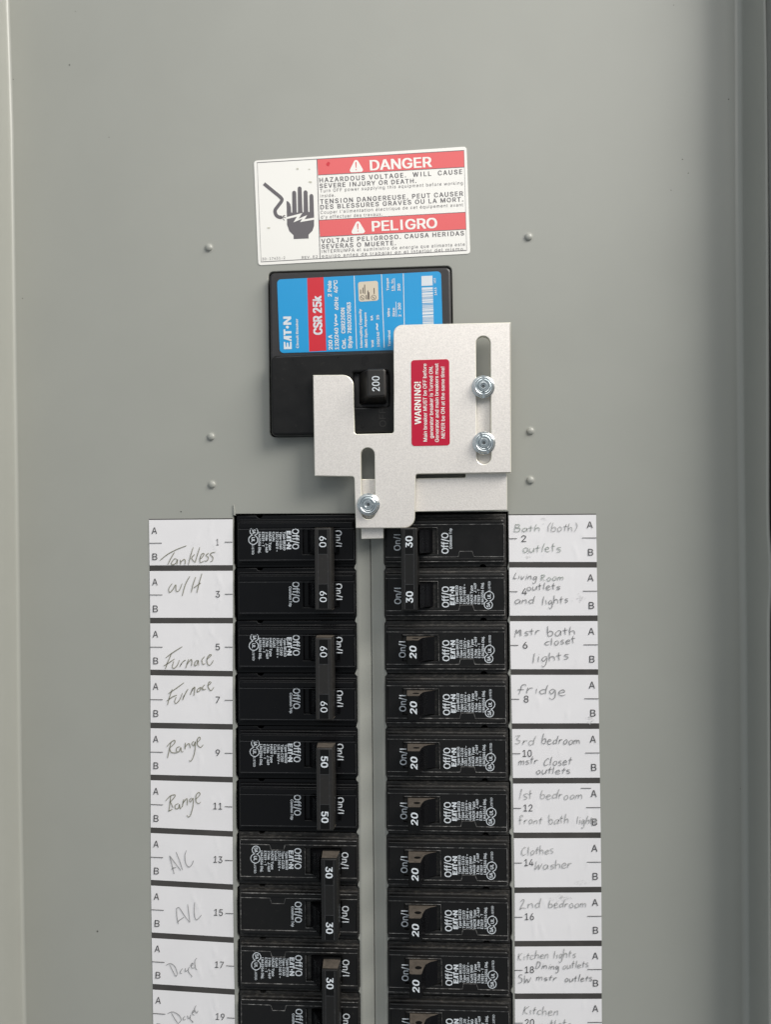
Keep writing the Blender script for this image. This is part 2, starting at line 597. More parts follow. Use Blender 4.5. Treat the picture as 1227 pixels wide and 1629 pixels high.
# handwriting: single-stroke letters (width, strokes)
HW = {
    'a': (1.0, [[(.8, .85), (.45, 1), (.1, .6), (.15, .1), (.5, .05), (.8, .6), (.85, .85), (.85, .2), (1.0, .05)]]),
    'b': (.95, [[(.15, 2), (.1, 1), (.1, .05)], [(.1, .6), (.5, 1), (.85, .6), (.65, .05), (.1, .05)]]),
    'c': (.9, [[(.85, .8), (.5, 1), (.1, .55), (.3, .02), (.85, .15)]]),
    'd': (1.0, [[(.8, .8), (.4, .95), (.08, .5), (.3, .0), (.75, .35)], [(.95, 1.9), (.8, .9), (.8, 0)]]),
    'e': (.95, [[(.12, .5), (.8, .62), (.55, 1), (.15, .7), (.2, .1), (.6, 0), (.95, .2)]]),
    'f': (.8, [[(.85, 1.85), (.5, 2), (.32, 1.4), (.28, 0)], [(.02, .95), (.75, 1.02)]]),
    'g': (.95, [[(.8, .85), (.4, 1), (.1, .55), (.4, .12), (.8, .8), (.78, -.5), (.4, -.95), (.1, -.65)]]),
    'h': (.95, [[(.2, 2), (.1, 1), (.1, 0)], [(.1, .6), (.5, 1), (.8, .7), (.82, 0)]]),
    'i': (.45, [[(.25, 1), (.22, 0)], [(.28, 1.45), (.30, 1.52)]]),
    'k': (.9, [[(.15, 2), (.1, 0)], [(.8, 1.05), (.15, .5), (.85, 0)]]),
    'l': (.45, [[(.3, 1.95), (.2, .9), (.18, 0)]]),
    'm': (1.3, [[(.08, 1), (.05, 0)], [(.06, .65), (.35, 1), (.55, .75), (.55, .05)], [(.55, .65), (.9, 1), (1.1, .7), (1.15, 0)]]),
    'n': (.95, [[(.1, 1), (.08, 0)], [(.09, .6), (.5, 1), (.75, .7), (.8, 0)]]),
    'o': (.95, [[(.5, 1), (.12, .6), (.3, .03), (.75, .15), (.82, .7), (.5, 1)]]),
    'r': (.75, [[(.12, 1), (.1, 0)], [(.1, .5), (.4, .95), (.75, .9)]]),
    's': (.8, [[(.75, .95), (.3, .95), (.2, .65), (.65, .4), (.6, .05), (.08, .05)]]),
    't': (.75, [[(.4, 1.75), (.3, .8), (.35, .02)], [(.0, 1.05), (.75, 1.12)]]),
    'u': (.95, [[(.1, 1), (.1, .2), (.4, 0), (.75, .4), (.82, 1)], [(.82, 1), (.85, 0)]]),
    'v': (.85, [[(.05, 1), (.35, 0), (.8, 1)]]),
    'w': (1.2, [[(.05, 1), (.25, 0), (.55, .8), (.85, 0), (1.15, 1)]]),
    'B': (1.15, [[(.2, 1.9), (.12, 0)], [(.1, 1.85), (.8, 1.8), (.75, 1.2), (.2, 1.0)], [(.2, 1.0), (.95, .85), (.9, .1), (.1, .02)]]),
    'C': (1.15, [[(1.0, 1.65), (.8, 1.95), (.3, 1.4), (.12, .6), (.4, .02), (1.0, .3)]]),
    'D': (1.25, [[(.25, 1.8), (.12, 0)], [(.05, 1.8), (.8, 1.75), (1.05, 1.1), (.7, .3), (.1, .02)]]),
    'F': (.95, [[(.9, 1.6), (.75, 2.0), (.35, 1.8), (.3, .9), (.28, -.1)], [(0, .85), (.75, .95)]]),
    'K': (1.15, [[(.25, 1.9), (.1, 0)], [(1.0, 1.9), (.2, .85), (.95, .05)]]),
    'L': (.9, [[(.35, 1.6), (.12, .2), (.25, .0), (.8, .2)]]),
    'M': (1.4, [[(.35, 1.7), (.05, -.2)], [(.35, 1.7), (.55, .8), (.9, 1.6), (.95, .1)], [(.9, 1.5), (1.15, 1.5), (1.2, .0)]]),
    'R': (1.1, [[(.3, 1.85), (.1, 0)], [(.15, 1.75), (.8, 1.85), (.75, 1.2), (.25, .95), (.9, .0)]]),
    'S': (1.1, [[(.95, 1.7), (.5, 1.85), (.25, 1.4), (.8, .8), (.75, .1), (.05, .0)]]),
    'W': (1.4, [[(.15, 1.7), (.1, .0), (.6, .9), (.75, .05), (1.3, 1.1)]]),
    '1': (.5, [[(.3, 2), (.15, 0)]]),
    '2': (1.15, [[(.3, 1.5), (.65, 1.9), (.85, 1.5), (.1, .02), (.45, .2), (1.05, .05)]]),
    '3': (1.0, [[(.1, 1.75), (.7, 1.85), (.35, 1.1), (.85, .7), (.6, .05), (.05, .1)]]),
    '(': (.6, [[(.6, 2.1), (.2, 1.2), (.3, -.1)]]),
    ')': (.6, [[(.1, 2.0), (.5, 1.2), (.15, -.1)]]),
}


def hand(mb, word, p0, p1, xh, h, m, w=1.25, slant=0.12):
    """a handwritten word in px space, fitted between p0 and p1 on its baseline"""
    tot = sum(HW[c][0] + .18 for c in word)
    dx, dy = p1[0] - p0[0], p1[1] - p0[1]
    L = hypot(dx, dy)
    ex, ey = dx/L, dy/L
    fx, fy = ey, -ex
    k = L/tot
    x = 0
    for c in word:
        cw, strokes = HW[c]
        jy, js, jr = random.uniform(-.10, .10), random.uniform(.88, 1.12), random.uniform(-.10, .10)
        for st in strokes:
            pts = []
            for (a, b) in st:
                a += random.uniform(-.05, .05)
                b = b*js + jy + random.uniform(-.05, .05)
                X = (x + a)*k + (slant + jr)*b*xh
                Y = b*xh
                pts.append((p0[0] + ex*X + fx*Y, p0[1] + ey*X + fy*Y))
            pts = smooth_path(pts, 4)
            n = len(pts)
            ws = [w*0.00030*(0.65 + 0.5*sin(pi*min(1, (i + 1)/n)) + random.uniform(-.12, .12)) for i in range(n)]
            q = PP(pts, h)
            mb.line(q, ws[:len(dedupe(q))], h, m)
        x += cw + .18


def traced(mb, strokes, z, h, m, w=1.4):
    for st in strokes:
        pts = smooth_path([z(*p) for p in st], 5)
        n = len(pts)
        ws = [w*0.00030*(0.7 + 0.4*sin(pi*(i + 1)/(n + 1)) + random.uniform(-.1, .1)) for i in range(n)]
        q = PP(pts, h)
        mb.line(q, ws[:len(dedupe(q))], h, m)


# ------------------------------------------------------------------ things
def tag(o, label, cat, group=None):
    o['label'] = label
    o['category'] = cat
    if group:
        o['group'] = group
    return o


def thing(name, loc, label, cat, group=None):
    o = bpy.data.objects.new(name, None)
    COL.objects.link(o)
    o.empty_display_size = 0.01
    o.location = to_world(loc)
    return tag(o, label, cat, group)


# ================================================================== the panel
YT, YB = -90, 1730
# the wall the box is mounted in
mb = MB()
mb.box(-2.0, 2.0, -1.45, 1.6, -0.16, -0.10, WALLM)
w = mb.build('wall')
w['kind'] = 'structure'

o = P(613, 1700)
porg = (0, -0.26, 0)
panel = thing('panel_cover', porg, 'grey painted steel panel cover with recessed sheet and raised side walls', 'panel cover')


def interp(tab, y):
    if y <= tab[0][0]:
        (y0, x0), (y1, x1) = tab[0], tab[1]
    elif y >= tab[-1][0]:
        (y0, x0), (y1, x1) = tab[-2], tab[-1]
    else:
        for k in range(len(tab) - 1):
            if tab[k][0] <= y <= tab[k + 1][0]:
                (y0, x0), (y1, x1) = tab[k], tab[k + 1]
                break
    return x0 + (x1 - x0)*(y - y0)/(y1 - y0)


LEFT = [(0, 10.5), (100, 14), (200, 17), (400, 19.8), (600, 22.5), (780, 25.5), (1000, 28), (1229, 30.5), (1429, 34), (1629, 38)]
RIDGE = [(0, 1179), (400, 1180.5), (700, 1183), (1000, 1187), (1229, 1188.5), (1629, 1191)]
LIP = [(0, 1217.5), (100, 1219.5), (400, 1221.5), (600, 1222), (800, 1222), (850, 1223), (890, 1226), (930, 1226.3), (970, 1224), (1000, 1223.3), (1229, 1224.2), (1629, 1226)]
ys = list(range(YT, YB + 1, 20))
WALL_H = 0.0235

# openings in the sheet
NUB = 2.2


def opening(x_l, x_r, y0, xs):
    """breaker opening, small burrs left at every knock-out on both edges; sheared like the columns"""
    pass


def col_x(x, y):
    return x + (y - 860)*0.0095


rows_y = [903 + 84.1*k for k in range(0, 11)]


def edge_pts(x, sgn, ytop):
    pts = [(col_x(x, ytop), ytop)]
    rr = random.Random(int(x))
    for y in rows_y:
        if y > YB - 30:
            break
        a = NUB*rr.uniform(.6, 1.3)
        pts += [(col_x(x, y - 7), y - 7), (col_x(x, y - 2) + sgn*a, y - 2), (col_x(x, y + 1) + sgn*a*1.2, y + 1), (col_x(x, y + 5), y + 5)]
    pts.append((col_x(x, YB - 25), YB - 25))
    return pts


LO = (371.5, 566.5)     # left opening edges at y = 860
RO = (610.5, 809.0)
open_l = edge_pts(LO[0], 1, 817.5) + edge_pts(LO[1], -1, 817.0)[::-1]
strip_left = sorted((y, x) for x, y in edge_pts(LO[1], -1, 815.5))
strip_right = sorted((y, x) for x, y in edge_pts(RO[0], 1, 815.0))
open_both = edge_pts(LO[0], 1, 817.5) + edge_pts(RO[1], -1, 814.0)[::-1] + [(RO[0], 815.0), (LO[1], 817.0)]
open_r = edge_pts(RO[0], 1, 815.0) + edge_pts(RO[1], -1, 814.0)[::-1]
MAIN_OUT = [(428.5, 434.5, 8), (717, 425.0, 8), (722, 690, 8), (431.5, 694, 8)]
main_hole = rpoly([(426.8, 432.8, 8), (718.6, 423.2, 8), (723.8, 691.5, 8), (430, 695.6, 8)])
outer = [(interp(LEFT, y) - 4, y) for y in ys] + [(interp(RIDGE, y) + 4, y) for y in ys[::-1]]
strip_l, strip_r = [], []
mb = MB()
sheet_loops = [PP(outer), PP(main_hole), PP(open_both)]
mb.slab(sheet_loops, -0.0016, 0.0, PAINT, 0.0004, 2)
# a torn tick of metal at the corner of the left opening
tick = [P(371.0, 803), P(372.6, 802.6), P(374.4, 812), P(374.8, 820), P(371.4, 820)]
mb.slab(tick, -0.0005, 0.00055, PAINT, 0.0003, 2)
for (x, y, r) in [(110.5, 104, 1.3), (21, 127, .9), (1159.5, 158.5, 1.2), (1072, 9, .9), (173.5, 219, 1), (1086, 254, 1.2), (1095.5, 276, 1.1), (1172, 254, .9), (1068, 303, 1),
                  (155, 1481, 1.6), (1179, 1254.5, 1.2), (288, 814, 1.3), (36, 475, 1), (120, 19, .8)]:
    pts = [P(x + r*cos(a*pi/4)*random.uniform(.7, 1.3), y + r*sin(a*pi/4)*random.uniform(.5, 1.1)) for a in range(8)]
    mb.flat(pts, 0.00006, SPECK)
mb.build('cover_sheet', panel, porg)

# centre strip with a shallow pressed fold
mb = MB()
n = len(ys)
cs = sorted(set([y for y in range(816, YB - 26, 12)] + [y for y, x in strip_left if y > 816]))
verts, faces = [], []
prof = [(0.0, -0.0018), (0.0, -0.0002), (0.05, 0.0), (0.10, -0.00005), (0.44, -0.00190), (0.485, -0.00215), (0.51, -0.0030), (0.535, -0.00215), (0.60, -0.00185), (0.90, -0.00008), (0.95, 0.0), (1.0, -0.0002), (1.0, -0.0018)]
for y in cs:
    xl, xr = interp(strip_left, y), interp(strip_right, y)
    bl_, br_ = col_x(LO[1], y), col_x(RO[0], y)
    for (t, hh) in prof:
        x = xl if t == 0 else xr if t == 1 else bl_ + (br_ - bl_)*t
        verts.append((*P(x, y), hh))
k = len(prof)
for i in range(len(cs) - 1):
    for j in range(k - 1):
        faces.append((i*k + j, (i + 1)*k + j, (i + 1)*k + j + 1, i*k + j + 1))
mb.idx([(a, b, c + 0.00012) for a, b, c in verts], faces, PAINT, False)
mb.build('centre_strip', panel, porg, 60)

# side walls of the recess
mb = MB()
R = 0.0016
rows = []
for y in ys:
    u, v = P(interp(LEFT, y), y)
    r_ = []
    for kk in range(7):
        a = pi/2*kk/6
        r_.append((u + R*(1 - sin(a)), v, R*(1 - cos(a)) + 0.00005))
    r_.append((u - 0.0003, v, 0.010))
    r_.append((u - 0.0006, v, WALL_H - 0.0015))
    for kk in range(1, 5):
        a = pi/2*kk/4
        r_.append((u - 0.0006 - 0.0015*(1 - cos(a)), v, WALL_H - 0.0015 + 0.0015*sin(a)))
    r_.append((u - 0.022, v, WALL_H))
    r_.append((u - 0.022, v, -0.06))
    rows.append(r_)
k = len(rows[0])
mb.idx([p for r in rows for p in r], [(i*k + j, i*k + j + 1, (i + 1)*k + j + 1, (i + 1)*k + j) for i in range(len(rows) - 1) for j in range(k - 1)], PAINT, True)
mb.build('side_wall', panel, porg, 50)
mb = MB()
rows = []
R = 0.0030
for y in ys:
    u, v = P(interp(RIDGE, y), y)
    lu, lv = P(interp(LIP, y), y, WALL_H)
    r_ = []
    for kk in range(9):
        a = pi/2*kk/8
        r_.append((u - R*(1 - sin(a)), v, R*(1 - cos(a))*0.9 + 0.00005))
    r_.append((u + (lu - u)*.4, v, 0.010))
    r_.append((lu - 0.0006, lv, WALL_H - 0.0010))
    for kk in range(1, 6):
        a = pi*kk/5
        r_.append((lu - 0.0006 + 0.0008*(1 - cos(a)), lv, WALL_H - 0.0010 + 0.0008*sin(a)))
    r_.append((lu + 0.0010, lv, WALL_H - 0.004))
    r_.append((lu + 0.0010, lv, -0.06))
    rows.append(r_)
k = len(rows[0])
mb.idx([p for r in rows for p in r], [(i*k + j, (i + 1)*k + j, (i + 1)*k + j + 1, i*k + j + 1) for i in range(len(rows) - 1) for j in range(k - 1)], PAINT, True)
mb.build('side_wall', panel, porg, 50)

# pressed rivet bumps
for (x, y) in [(332.5, 394.5), (841, 377.5), (336, 695), (337.5, 771), (844, 686), (844, 764)]:
    c = P(x, y)
    mb = MB()
    r = 0.00185
    prof = [(r*1.35, 0.00004), (r*1.08, 0.00012)] + [(r*cos(a*pi/16), 0.00012 + 0.00105*sin(a*pi/16)) for a in range(0, 8)] + [(0.00002, 0.00118)]
    mb.lathe(c, prof, PAINT, 24)
    mb.build('rivet_bump', panel, porg, 70)
# inside of the box behind the openings
mb = MB()
mb.box(-0.20, 0.205, -0.30, 0.31, -0.075, -0.07, STEEL_DARK)
mb.build('box_back', panel, porg)

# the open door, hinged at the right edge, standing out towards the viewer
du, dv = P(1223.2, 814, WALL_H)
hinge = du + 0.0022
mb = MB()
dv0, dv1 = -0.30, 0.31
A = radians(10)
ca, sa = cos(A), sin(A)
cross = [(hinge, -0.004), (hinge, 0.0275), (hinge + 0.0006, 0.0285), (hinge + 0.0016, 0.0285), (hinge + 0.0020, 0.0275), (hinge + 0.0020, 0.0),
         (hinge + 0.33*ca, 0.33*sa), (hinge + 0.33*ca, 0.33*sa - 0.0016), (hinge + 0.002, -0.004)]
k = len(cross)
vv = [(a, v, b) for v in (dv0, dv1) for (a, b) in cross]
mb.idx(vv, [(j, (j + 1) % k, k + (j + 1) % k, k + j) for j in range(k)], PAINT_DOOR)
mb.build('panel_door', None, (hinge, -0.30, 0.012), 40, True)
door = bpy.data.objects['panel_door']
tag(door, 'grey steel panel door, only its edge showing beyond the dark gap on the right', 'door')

# ================================================================== danger sign
Zs = zoom(390, 220, 3.229)
HS = 0.00025
sc = P(575, 330)
sign = thing('danger_sign', (sc[0], P(580, 415)[1], 0), 'white and red shock hazard sticker with a dark hand symbol above the main breaker', 'sign')
sorg = (sc[0], P(580, 415)[1], 0)


def zs(pts):
    return [Zs(*p[:2]) for p in pts]


mb = MB()
outl = [Zs(*p) for p in rpoly([(45, 118, 16), (1138, 45, 16), (1157, 595, 16), (68, 655, 16)])]
mb.slab(PP(outl), 0.00002, HS, VINYL, 0.00008, 1)
mb.build('backing', sign, sorg)
mb = MB()
HB = HS + 0.00003
for q in ([(63, 128), (1125, 65), (1139, 578), (83, 637)],):
    mb.line(PP(zs(q)), 0.00034, HB + 0.00002, SGREY, closed=True)
mb.line(PP(zs([(370, 111), (386, 620)])), 0.00034, HB + 0.00002, SGREY)
for q in ([(374, 192), (1128, 151)], [(381, 423), (1133, 382)], [(385, 509), (1136, 470)]):
    mb.line(PP(zs(q)), 0.00026, HB + 0.00002, SGREY)
mb.build('border', sign, sorg)
for q in ([(372, 110), (1125, 66), (1128, 150), (376, 191)], [(381, 424), (1133, 383), (1136, 469), (386, 507)]):
    mb = MB()
    mb.flat(PP(zs(q)), HB, SRED)
    mb.build('banner', sign, sorg)
mb = MB()
HT = HB + 0.00004
for tri, ex, ey in (([(532, 179, 10), (613, 174, 10), (570, 101, 12)], (570, 126), (571, 155)), ([(541, 495, 10), (623, 489, 10), (579, 416, 12)], (579, 441), (580, 470))):
    mb.flat(PP([Zs(*p) for p in rpoly(tri, 4)]), HT, VINYL)
    mb.line(PP([Zs(*ex), Zs(*ey)]), [0.0007, 0.00035], HT + 0.00003, SRED)
    mb.disc(P(*Zs(ey[0] + .5, ey[1] + 9)), 0.0003, HT + 0.00003, SRED, 10)
for s, a, b, c, bold, mm, sp in [
        ('DANGER', (645, 166), (958, 148), 51, .026, VINYL, 1), ('PELIGRO', (655, 479), (986, 461), 51, .026, VINYL, 1),
        ('HAZARDOUS VOLTAGE.  WILL  CAUSE', (383, 228), (1116, 184), 23, .016, SGREY, 1.25),
        ('SEVERE INJURY OR DEATH.', (384, 257), (880, 230), 22, .016, SGREY, 1.2),
        ('Turn OFF power supplying this equipment before working', (386, 280), (1119, 238), 16.5, .0, SGREY, 1.2),
        ('inside.', (387, 305), (463, 301), 16.5, .0, SGREY, 1.2),
        ('TENSION DANGEREUSE, PEUT CAUSER', (387, 338), (1120, 296), 23, .016, SGREY, 1.2),
        ('DES BLESSURES GRAVES OU LA MORT.', (388, 366), (1121, 325), 22, .016, SGREY, 1.2),
        ("Couper l'alimentation électrique de cet équipement avant", (388, 390), (1121, 350), 16, .0, SGREY, 1.2),
        ("d'y effectuer des travaux.", (390, 414), (706, 398), 16, .0, SGREY, 1.2),
        ('VOLTAJE PELIGROSO. CAUSA HERIDAS', (393, 540), (1125, 499), 22, .016, SGREY, 1.2),
        ('SEVERAS O MUERTE.', (394, 568), (775, 549), 22, .016, SGREY, 1.2),
        ('INTERRUMPA el suministro de energia que alimenta este', (394, 591), (1130, 553), 16.5, .0, SGREY, 1.2),
        ('equipo antes de trabajar en el interior del mismo.', (395, 614), (1130, 576), 16, .0, SGREY, 1.2),
        ('30-17431-2', (88, 628), (206, 621), 13, 0, SGREY, 1.1), ('REV. E2', (292, 620), (373, 615), 13, 0, SGREY, 1.1)]:
    text(mb, s, Zs(*a), Zs(*b), c/3.229, HT, mm, bold=bold, space=sp)
mb.build('lettering', sign, sorg)
# hand and cable symbol
Zh = zoom(405, 270, 10.86)
mb = MB()


def caps_shape(a, b, r, n=8):
    an = atan2(b[1] - a[1], b[0] - a[0])
    return [(b[0] + r*cos(an - pi/2 + pi*i/n), b[1] + r*sin(an - pi/2 + pi*i/n)) for i in range(n + 1)] + \
           [(a[0] + r*cos(an + pi/2 + pi*i/n), a[1] + r*sin(an + pi/2 + pi*i/n)) for i in range(n + 1)]


hp = [(555, 548), (590, 560), (620, 605), (632, 660), (636, 740), (645, 755), (655, 740), (652, 405), (662, 382), (687, 372), (712, 382), (722, 405), (732, 740), (742, 755), (752, 740),
      (748, 330), (758, 306), (782, 298), (806, 308), (816, 332), (832, 735), (842, 750), (852, 735), (849, 395), (860, 372), (884, 364), (908, 374), (918, 396), (930, 730), (942, 745), (953, 730),
      (951, 460), (962, 436), (985, 427), (1010, 438), (1020, 462), (1031, 800), (1030, 980), (1005, 1060), (935, 1130), (937, 1195), (679, 1205), (677, 1140), (605, 1070), (566, 960)]
mb.flat(PP([Zh(*p) for p in hp]), HB + 0.00002, SGREY)
cable = smooth_path([(165, 250), (330, 385), (455, 490), (472, 545), (405, 640), (358, 710), (372, 785), (420, 825), (475, 832)], 6)
q = PP([Zh(*p) for p in cable])
mb.line(q, 0.00170, HB + 0.00002, SGREY)
for a, b in [((470, 832), (535, 800)), ((470, 832), (545, 838)), ((470, 832), (520, 885)), ((490, 815), (520, 790))]:
    mb.line(PP([Zh(*a), Zh(*b)]), 0.0003, HB + 0.00002, SGREY)
mb.flat(PP([Zh(*p) for p in [(560, 828), (828, 756), (765, 855), (912, 792), (868, 866), (1034, 836), (1034, 872), (790, 914), (828, 855), (674, 920), (735, 820), (560, 862)]]), HT + 0.00002, VINYL)
mb.build('hand_symbol', sign, sorg)
for (x, y, r) in [(965, 222, 26), (250, 1015, 24), (745, -5, 20), (950, 0, 14)]:
    mb = MB()
    mb.flat(PP([Zh(x + r*1.2*cos(a*pi/6)*random.uniform(.7, 1.2), y + r*.7*sin(a*pi/6)*random.uniform(.7, 1.2)) for a in range(12)]), HT + 0.00002, STAIN)
    mb.build('stain', sign, sorg)
mb = MB()
mb.flat(PP([Zs(428 + 10*cos(a*pi/5)*random.uniform(.6, 1.2), 135 + 10*sin(a*pi/5)*random.uniform(.6, 1.5)) for a in range(10)]), HT, LRED)
mb.build('stain', sign, sorg)

# ================================================================== main breaker
mc = P(575, 690)
morg = (mc[0], mc[1], 0)
main = thing('main_breaker', morg, 'large black main breaker with blue and red rating label and 200 handle', 'circuit breaker')
H1, H2 = 0.0040, 0.0076
mb = MB()
mb.slab(PP(rpoly(MAIN_OUT), H1), -0.03, H1, BLACK_MAIN, 0.0011, 3)
mb.build('breaker_body', main, morg)
Zm = zoom(410, 410, 3.718)
mb = MB()
HL = H1 + 0.00018


def mp(pts, h):
    return PP([Zm(*p[:2]) for p in pts], h)


mb.slab(mp(rpoly([(114, 130, 24), (1085, 81, 24), (1098, 540, 10), (131, 565, 24)]), HL), H1 - 0.0001, HL, BLUE, 0.00005, 1)
lab = mb.build('face_label', main, morg)
mb = MB()
mb.flat(mp([(293, 121.5), (390, 116.5), (407, 550.5), (305, 556)], HL), HL + 0.00003, LRED)
mb.build('red_band', lab, morg)
mb = MB()
hh = HL + 0.00006
for a, b in [((571, 108), (586, 541)), ((733, 100), (749, 533)), ((862, 94), (868, 400))]:
    mb.line(mp([a, b], hh), 0.00036, hh, INKW)
for s, a, b, c, bold in [
        ('Circuit Breaker', (243, 535), (238, 362), 14, .034), ('CSR 25k', (382, 453), (376, 228), 50, .034),
        ('200 A', (443, 543), (440, 458), 22, .036), ('2 Pole', (438, 230), (435, 138), 22, .036),
        ('120/240 V', (480, 543), (475, 385), 22, .036), ('~', (480, 380), (477, 335), 40, .036), ('60Hz', (478, 308), (475, 233), 22, .036), ('40°C', (474, 208), (471, 135), 22, .036),
        ('Cat.', (522, 538), (520, 480), 22, .036), ('CSR2200N', (518, 447), (514, 298), 22, .036),
        ('Style', (558, 535), (556, 465), 22, .036), ('7803C07G83', (555, 447), (550, 265), 22, .036),
        ('Interrupting Capacity', (621, 532), (613, 305), 14, .038), ('RMS Sym. Ampere', (650, 530), (643, 325), 14, .038),
        ('Volt', (687, 530), (686, 487), 14, .038), ('kA', (682, 370), (681, 343), 14, .038),
        ('120/240', (722, 528), (719, 440), 14, .038), ('~', (722, 428), (720, 390), 36, .036), ('25', (718, 366), (717, 340), 14, .038),
        ('Terminal', (787, 525), (784, 430), 14, .038), ('Wire', (783, 350), (781, 300), 14, .038), ('Size', (813, 348), (811, 298), 14, .038), ('2 - 300', (850, 348), (846, 268), 16, .038),
        ('Torque', (777, 195), (774, 122), 14, .038), ('Lb. In.', (806, 195), (803, 125), 14, .038), ('250', (845, 195), (843, 155), 16, .038),
        ('1413', (1060, 222), (1058, 178), 13, .038), ('H03', (1055, 150), (1053, 122), 12, .02)]:
    text(mb, s, Zm(*a), Zm(*b), c/3.718, hh, INKW, bold=bold, mapper=lambda x, y: P(x, y, hh))
mb.line(mp([(822, 350), (818, 262)], hh), 0.0003, hh, INKW)
mb.line(mp([(812, 197), (809, 122)], hh), 0.0003, hh, INKW)
logo(mb, Zm(202, 541), Zm(198, 348), 47/3.718, hh, INKW, mapper=lambda x, y: P(x, y, hh))
mb.build('lettering', lab, morg)
mb = MB()
y = 110
mb.flat(mp([(969, 110), (1034, 107), (1036, 165), (970, 168)], hh), hh, INKW)
y = 178
rr = random.Random(5)
while y < 400:
    t = rr.choice([3, 4, 7, 10, 14])
    x = 970 + (y - 110)*.025
    mb.flat(mp([(x, y), (x + 65, y - 3), (x + 65, y + t - 3), (x, y + t)], hh), hh, INKW)
    y += t + rr.choice([2.5, 3, 5])
mb.build('barcode', lab, morg)
mb = MB()
mb.flat(mp(rpoly([(594, 145, 14), (712, 137, 14), (716, 254, 14), (599, 262, 14)]), hh), hh, PATCH)
h3 = hh + 0.00003
for c, r in [((620, 238), 13), ((686, 236), 14)]:
    mb.line(mp([(c[0] + r*cos(a*pi/9), c[1] + r*sin(a*pi/9)) for a in range(18)], h3), 0.0002, h3, PATCHINK, closed=True)
    mb.line(mp([(c[0] - 8, c[1] - 6), (c[0] + 6, c[1] + 7)], h3), 0.0003, h3, PATCHINK)
for x, y0, y1 in [(610, 215, 190), (624, 212, 178), (634, 215, 160), (644, 248, 222), (653, 248, 195), (660, 248, 205), (690, 215, 180)]:
    mb.line(mp([(x, y0), (x - 1, y1)], h3), 0.0004, h3, PATCHINK)
mb.build('approval_sticker', lab, morg)
# lower cover with handle well
mb = MB()
cov = rpoly([(429.5, 566, 10), (640, 557.5, 3), (700, 555, 3), (704, 688, 8), (432, 693, 8)])
well = rpoly([(562, 593.0, 2), (617, 591, 3), (618, 646, 3), (564, 647, 3)], 3)
mb.slab([PP(cov, H2), PP(well, H2)], H1 - 0.002, H2, BLACK, 0.0012, 4)
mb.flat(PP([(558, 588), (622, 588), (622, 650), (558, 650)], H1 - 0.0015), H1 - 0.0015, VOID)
mb.line(PP([(440, 568.6), (500, 566), (560, 563.3), (628, 560.2)], H2), 0.0003, H2 + 0.00004, WORN_GLINT_OLD, 0.0001)  # pale scuffed ribbon, painted to brighten the cover's top bevel
cv = mb.build('lower_cover', main, morg)
mb = MB()
text(mb, 'OFF', (614.5, 679), (613.5, 650), 10.5, H2 + 0.00012, HANDLE, bold=.0, mapper=lambda x, y: P(x, y, H2))
mb.build('embossed_lettering', cv, morg)


def loft_handle(mb, rings, m, capm=None):
    n = len(rings[0][0])
    verts = [(p[0], p[1], h) for r, h in rings for p in r]
    faces = [(k*n + i, k*n + (i + 1) % n, (k + 1)*n + (i + 1) % n, (k + 1)*n + i) for k in range(len(rings) - 1) for i in range(n)]
    mb.idx(verts, faces, m, True)
    mb.flat(rings[-1][0], rings[-1][1], capm or m)


def ccw(l):
    return l if area2(l) > 0 else l[::-1]


mb = MB()
HH = 0.0175
b0 = ccw(PP(rpoly([(568.5, 593, 5), (614, 592, 5), (615, 644.5, 5), (569, 645, 5)]), 0.004))
t0 = ccw(PP(rpoly([(583, 587, 4.5), (613.4, 586, 4.5), (614, 631, 4.5), (584, 632.5, 4.5)]), HH))
rings = [(b0, 0.002), (t0, HH - 0.0010)]
for kk in range(1, 4):
    a = pi/2*kk/3
    rings.append((inset(t0, 0.0010*(1 - cos(a))), HH - 0.0010*(1 - sin(a))))
loft_handle(mb, rings, HANDLE, HANDLE)
hd = mb.build('handle', main, morg, 50)
mb = MB()
text(mb, '200', (604.2, 622.2), (603.6, 598.6), 11.6, HH + 0.00005, INKW, bold=.008, mapper=lambda x, y: P(x, y, HH))
mb.build('rating_number', hd, morg)

# ================================================================== interlock plates
HP0, HP1 = 0.0084, 0.0114
HU0, HU1 = 0.0048, 0.0078
Z3 = zoom(480, 500, 3.506)
pl = [(512, 60, 50), (1166, 45, 2), (1169.5, 884, 2), (637, 891, 14), (631, 1192, 60), (302, 1194, 2), (293, 905, 14), (72, 903, 2), (62, 339, 2), (289, 337, 62), (296, 668, 14), (514, 663, 14)]
outl = PP([Z3(*p) for p in rpoly(pl)], HP1)


def slot(x0, y0, x1, y1, r, n=10):
    return caps_shape((x0, y0 + r), (x1, y1 - r), r, n)


